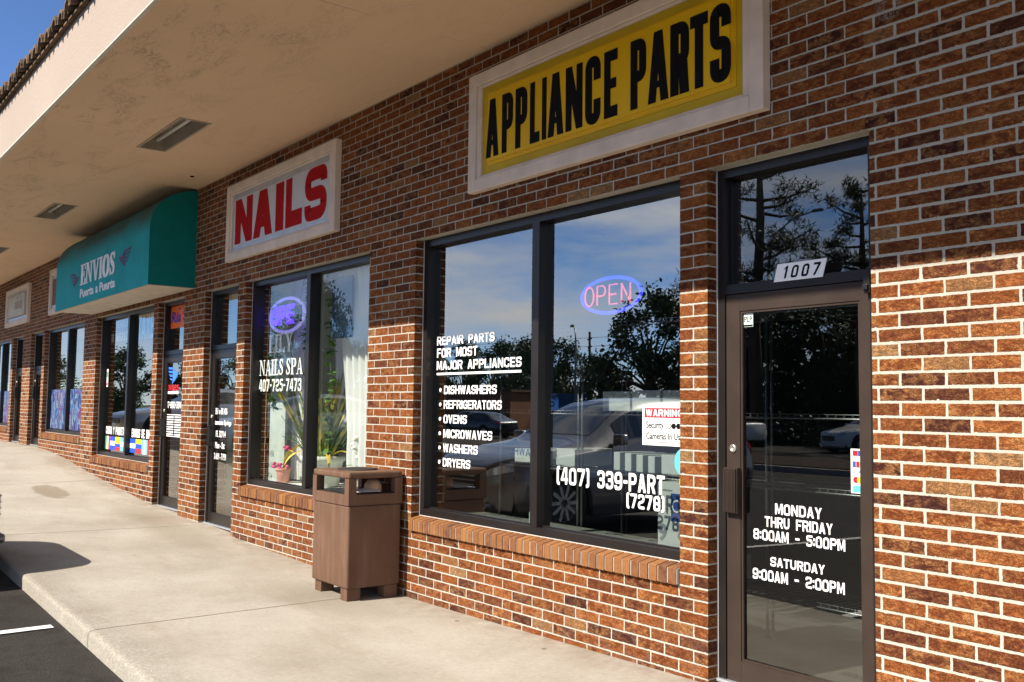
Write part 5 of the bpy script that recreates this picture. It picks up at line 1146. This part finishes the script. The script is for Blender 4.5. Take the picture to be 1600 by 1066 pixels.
def oak(seed, h):
    r = random.Random(seed); bt, bl = B(), B(); cl = []
    tube(bt, [(0, 0, -.2), (.1, 0, h*.2), (.05, .1, h*.4), (0, 0, h*.7)], [h*.035, h*.028, h*.022, h*.008], 8)
    for i in range(46):
        a = r.uniform(0, 6.28); zz = r.uniform(.14, 1.0); rad = h*.42*math.sin(math.pi*min(1, (zz-.04)/1.0))**.6*r.uniform(.35, 1.05)
        cl.append((Vector((rad*math.cos(a), rad*math.sin(a), h*zz*.95)), h*r.uniform(.07, .15)))
    for c, s in cl:
        if r.random() < .5: tube(bt, [(0, 0, h*.3), tuple(Vector((0, 0, h*.42)).lerp(c, .5)), tuple(c)], [h*.012, h*.008, h*.003], 5)
        for k in range(int(190)):
            d = Vector((r.gauss(0, 1), r.gauss(0, 1), r.gauss(0, .75))); d = d.normalized()*(r.random()**.45)*s*r.uniform(.8, 1.3); leafq(bl, c+d, h*r.uniform(.013, .024), r)
    return bt, bl
def pine(seed, h):
    r = random.Random(seed); bt, bl = B(), B()
    tube(bt, [(0, 0, -.2), (.12, .05, h*.35), (-.05, .1, h*.7), (0, 0, h*.98)], [h*.022, h*.018, h*.012, h*.004], 8)
    for i in range(30):
        zz = r.uniform(.36, .98); a = r.uniform(0, 6.28); ln = h*(.30*(1.12-zz)**.6)*r.uniform(.5, 1.15); base = Vector((0, .05, h*zz)); tip = base+Vector((math.cos(a)*ln, math.sin(a)*ln, ln*r.uniform(.05, .5)))
        mid = base.lerp(tip, .5)+Vector((0, 0, -ln*.06)); tube(bt, [base, mid, tip], [h*.006, h*.004, h*.002], 5)
        for k in range(int(5+5*r.random())):
            u = r.uniform(.35, 1.05); c = base.lerp(tip, u)+Vector((r.gauss(0, ln*.12), r.gauss(0, ln*.12), r.gauss(0.05, ln*.07)))
            for q in range(34):
                d = Vector((r.gauss(0, 1), r.gauss(0, 1), r.gauss(.3, .8))).normalized(); e = d.orthogonal().normalized()*h*.0022; s = h*.030*r.uniform(.6, 1.1); o_ = d*h*.004
                p = c+Vector((r.gauss(0, 1), r.gauss(0, 1), r.gauss(0, 1)))*h*.010
                bl.faces.new([bl.verts.new(p+o_-e), bl.verts.new(p+o_+e), bl.verts.new(p+d*s)])
    return bt, bl
TP = {}
def tree(kind, seed, h, loc, label, group='trees across the lot, mirrored in the shop glass'):
    nm = 'pine_tree' if kind == 'pine' else 'broadleaf_tree'
    t = thing(nm, label, 'tree', (0, 0, 0), group)
    if (kind, seed) not in TP:
        bt, bl = (pine if kind == 'pine' else oak)(seed, 10.)
        a = obj('trunk', bt, MBARK, t); c = obj('crown', bl, MPINE if kind == 'pine' else MOAK, t, fixn=False); TP[(kind, seed)] = (a, c)
    else:
        for s_ in TP[(kind, seed)]: c = s_.copy(); COL.objects.link(c); c.parent = t
    t.location = loc; t.scale = (h/10,)*3; t.rotation_euler = (0, 0, (seed*1.7+loc[0]) % 6.28); return t
tree('pine', 1, 14.5, (-24.3, -30, -.36), 'tall pine mirrored in the transom above the door marked 1007')
tree('pine', 2, 11.0, (-20.2, -31.5, -.36), 'shorter pine mirrored at the right of the door transom')
tree('pine', 2, 12.5, (-16.5, -36, -.36), 'pine behind the white SUV across the lot')
tree('pine', 1, 10.2, (-31.6, -36.5, -.36), 'pine whose branches are mirrored at the right edge of the appliance window')
tree('oak', 3, 9.0, (-41.5, -41, -.36), 'dense dark broadleaf tree mirrored below the neon OPEN sign')
tree('oak', 4, 8.2, (-37.5, -43, -.36), 'dark broadleaf tree just right of the one below the neon OPEN sign')
tree('oak', 3, 8.0, (-25.5, -43, -.36), 'broad dark tree mirrored in the lower part of the glass door')
tree('oak', 4, 8.4, (-31.0, -45, -.36), 'broad dark tree behind the pickup truck across the lot')
for i, (x, y, h, s) in enumerate(((-57, -46, 7.0, 4), (-64, -50, 7.4, 3), (-71, -54, 8.0, 4), (-80, -57, 8.4, 3), (-52.5, -47, 5.6, 3), (-90, -60, 9, 4), (-19, -46, 9.5, 4), (-13, -44, 10.5, 3), (-7, -46, 9, 4), (-22, -41, 8.6, 3), (-28, -40, 8.0, 4), (-34.5, -42, 8.2, 3), (-16.5, -41, 9.0, 4), (-101, -62, 9, 3), (-114, -58, 10, 4))):
    tree('oak', s, h, (x, y, -.36), 'low round tree in the tree line behind the lamp post' if i < 5 else 'round tree in the far tree line beyond the parking lot')
tree('oak', 3, 8.2, (-46.6, -20.5, -.36), 'slim leafy tree mirrored at the mullion of the nail shop window').scale = (.42, .42, .82); tree('oak', 4, 9.0, (-76, -33, -.36), 'bushy tree mirrored in the dark panel of the nail shop window')
for i, (x, y, h, q) in enumerate(((-92, -9, 6.4, 3), (-90, -15.5, 5.9, 4), (-88, -21.5, 6.6, 3), (-87, -27.5, 6.0, 4), (-93, -34, 7.0, 3), (-96, -3, 6.6, 4))):
    tree('oak', q, h, (x, y, -.5), 'round tree closing the far left end of the lot, mirrored in the parcel shop window')
# hedge behind the island
b = B(); r = random.Random(5)
for i in range(5200):
    x = r.uniform(-34, -11); y = -33.5+r.gauss(0, .45); zz = -.36+abs(r.gauss(.55, .32)); leafq(b, Vector((x, y, zz)), r.uniform(.07, .13), r)
tag(obj('hedge', b, MHEDGE, fixn=False), 'low dark clipped hedge behind the white SUV across the lot', 'hedge')
MPOLE = simple('galvanised_pole', (.22, .23, .24), .5, .5); MWOOD = simple('pole_wood', (.07, .055, .045), .9, var=.3)
def lamp(loc, h, rz, label, arm=2.2):
    t = thing('street_lamp', label, 'street lamp', (0, 0, 0), 'street lamps mirrored in the shop glass')
    b = B(); tube(b, [(0, 0, -.1), (0, 0, h*.78), (.05, 0, h*.84), (.35, 0, h*.92), (arm*.55, 0, h*.985), (arm, 0, h)], [.10, .07, .06, .05, .045, .04], 8); obj('pole', b, MPOLE, t)
    b = B(); bevel_box(b, arm-.05, arm+.60, -.13, .13, h-.05, h+.10, .05, 2); obj('lamp_head', b, simple('lamp_head_grey', (.16, .16, .17), .5), t)
    t.location = loc; t.rotation_euler = (0, 0, RAD(rz))
lamp((-47.7, -40, -.36), 7.45, 215, 'tall street lamp mirrored beside the mullion of the appliance window'); lamp((-31.5, -40, -.36), 12.3, 0, 'street lamp whose head is mirrored beside the pine in the transom', 3.0); lamp((-66, -29, -.36), 9.9, 0, 'street lamp mirrored above the snake plants of the nail shop', 2.6)
t = thing('utility_pole', 'wooden utility pole with crossarms mirrored right of the tall lamp', 'utility pole', (0, 0, 0))
b = B(); tube(b, [(0, 0, -.1), (0, 0, 8.2)], [.14, .10], 8); obj('pole', b, MWOOD, t)
b = B(); box(b, -1.1, 1.1, -.06, .06, 7.5, 7.62); box(b, -.9, .9, -.06, .06, 6.8, 6.92); obj('crossarm', b, MWOOD, t); t.location = (-59.5, -52, -.36); t.rotation_euler = (0, 0, .6)
for k, z in enumerate((7.35, 6.6, 5.5)):
    b = B(); tube(b, [(-120+i*10, -52-(-120+i*10+59.5)*.05, z+.25*math.sin(i*.7)*.2) for i in range(12)], .018, 5); tag(obj('overhead_wire', b, MPLAS), 'thin overhead wire strung past the utility pole', 'wire', 'overhead wires mirrored in the glass')
# orange storage truck and a brown low shed seen mirrored behind the list of appliances
t = thing('storage_shed', 'long brown shed across the lot mirrored behind the appliance list', 'shed', (0, 0, 0))
b = B(); box(b, -4.2, 4.2, -2, 2, 0, 2.7); obj('shed_wall', b, simple('shed_brown', (.20, .085, .04), .8), t); b = B(); box(b, -4.4, 4.4, -2.2, 2.2, 2.7, 2.85); obj('shed_roof', b, simple('shed_roof', (.09, .05, .035), .8), t)
b = B(); box(b, -3.9, -2.2, 2.0, 2.03, .1, 2.3); obj('shed_door', b, simple('shed_orange', (.42, .16, .03), .7), t); t.location = (-56.5, -38, -.36); t.rotation_euler = (0, 0, RAD(-20))
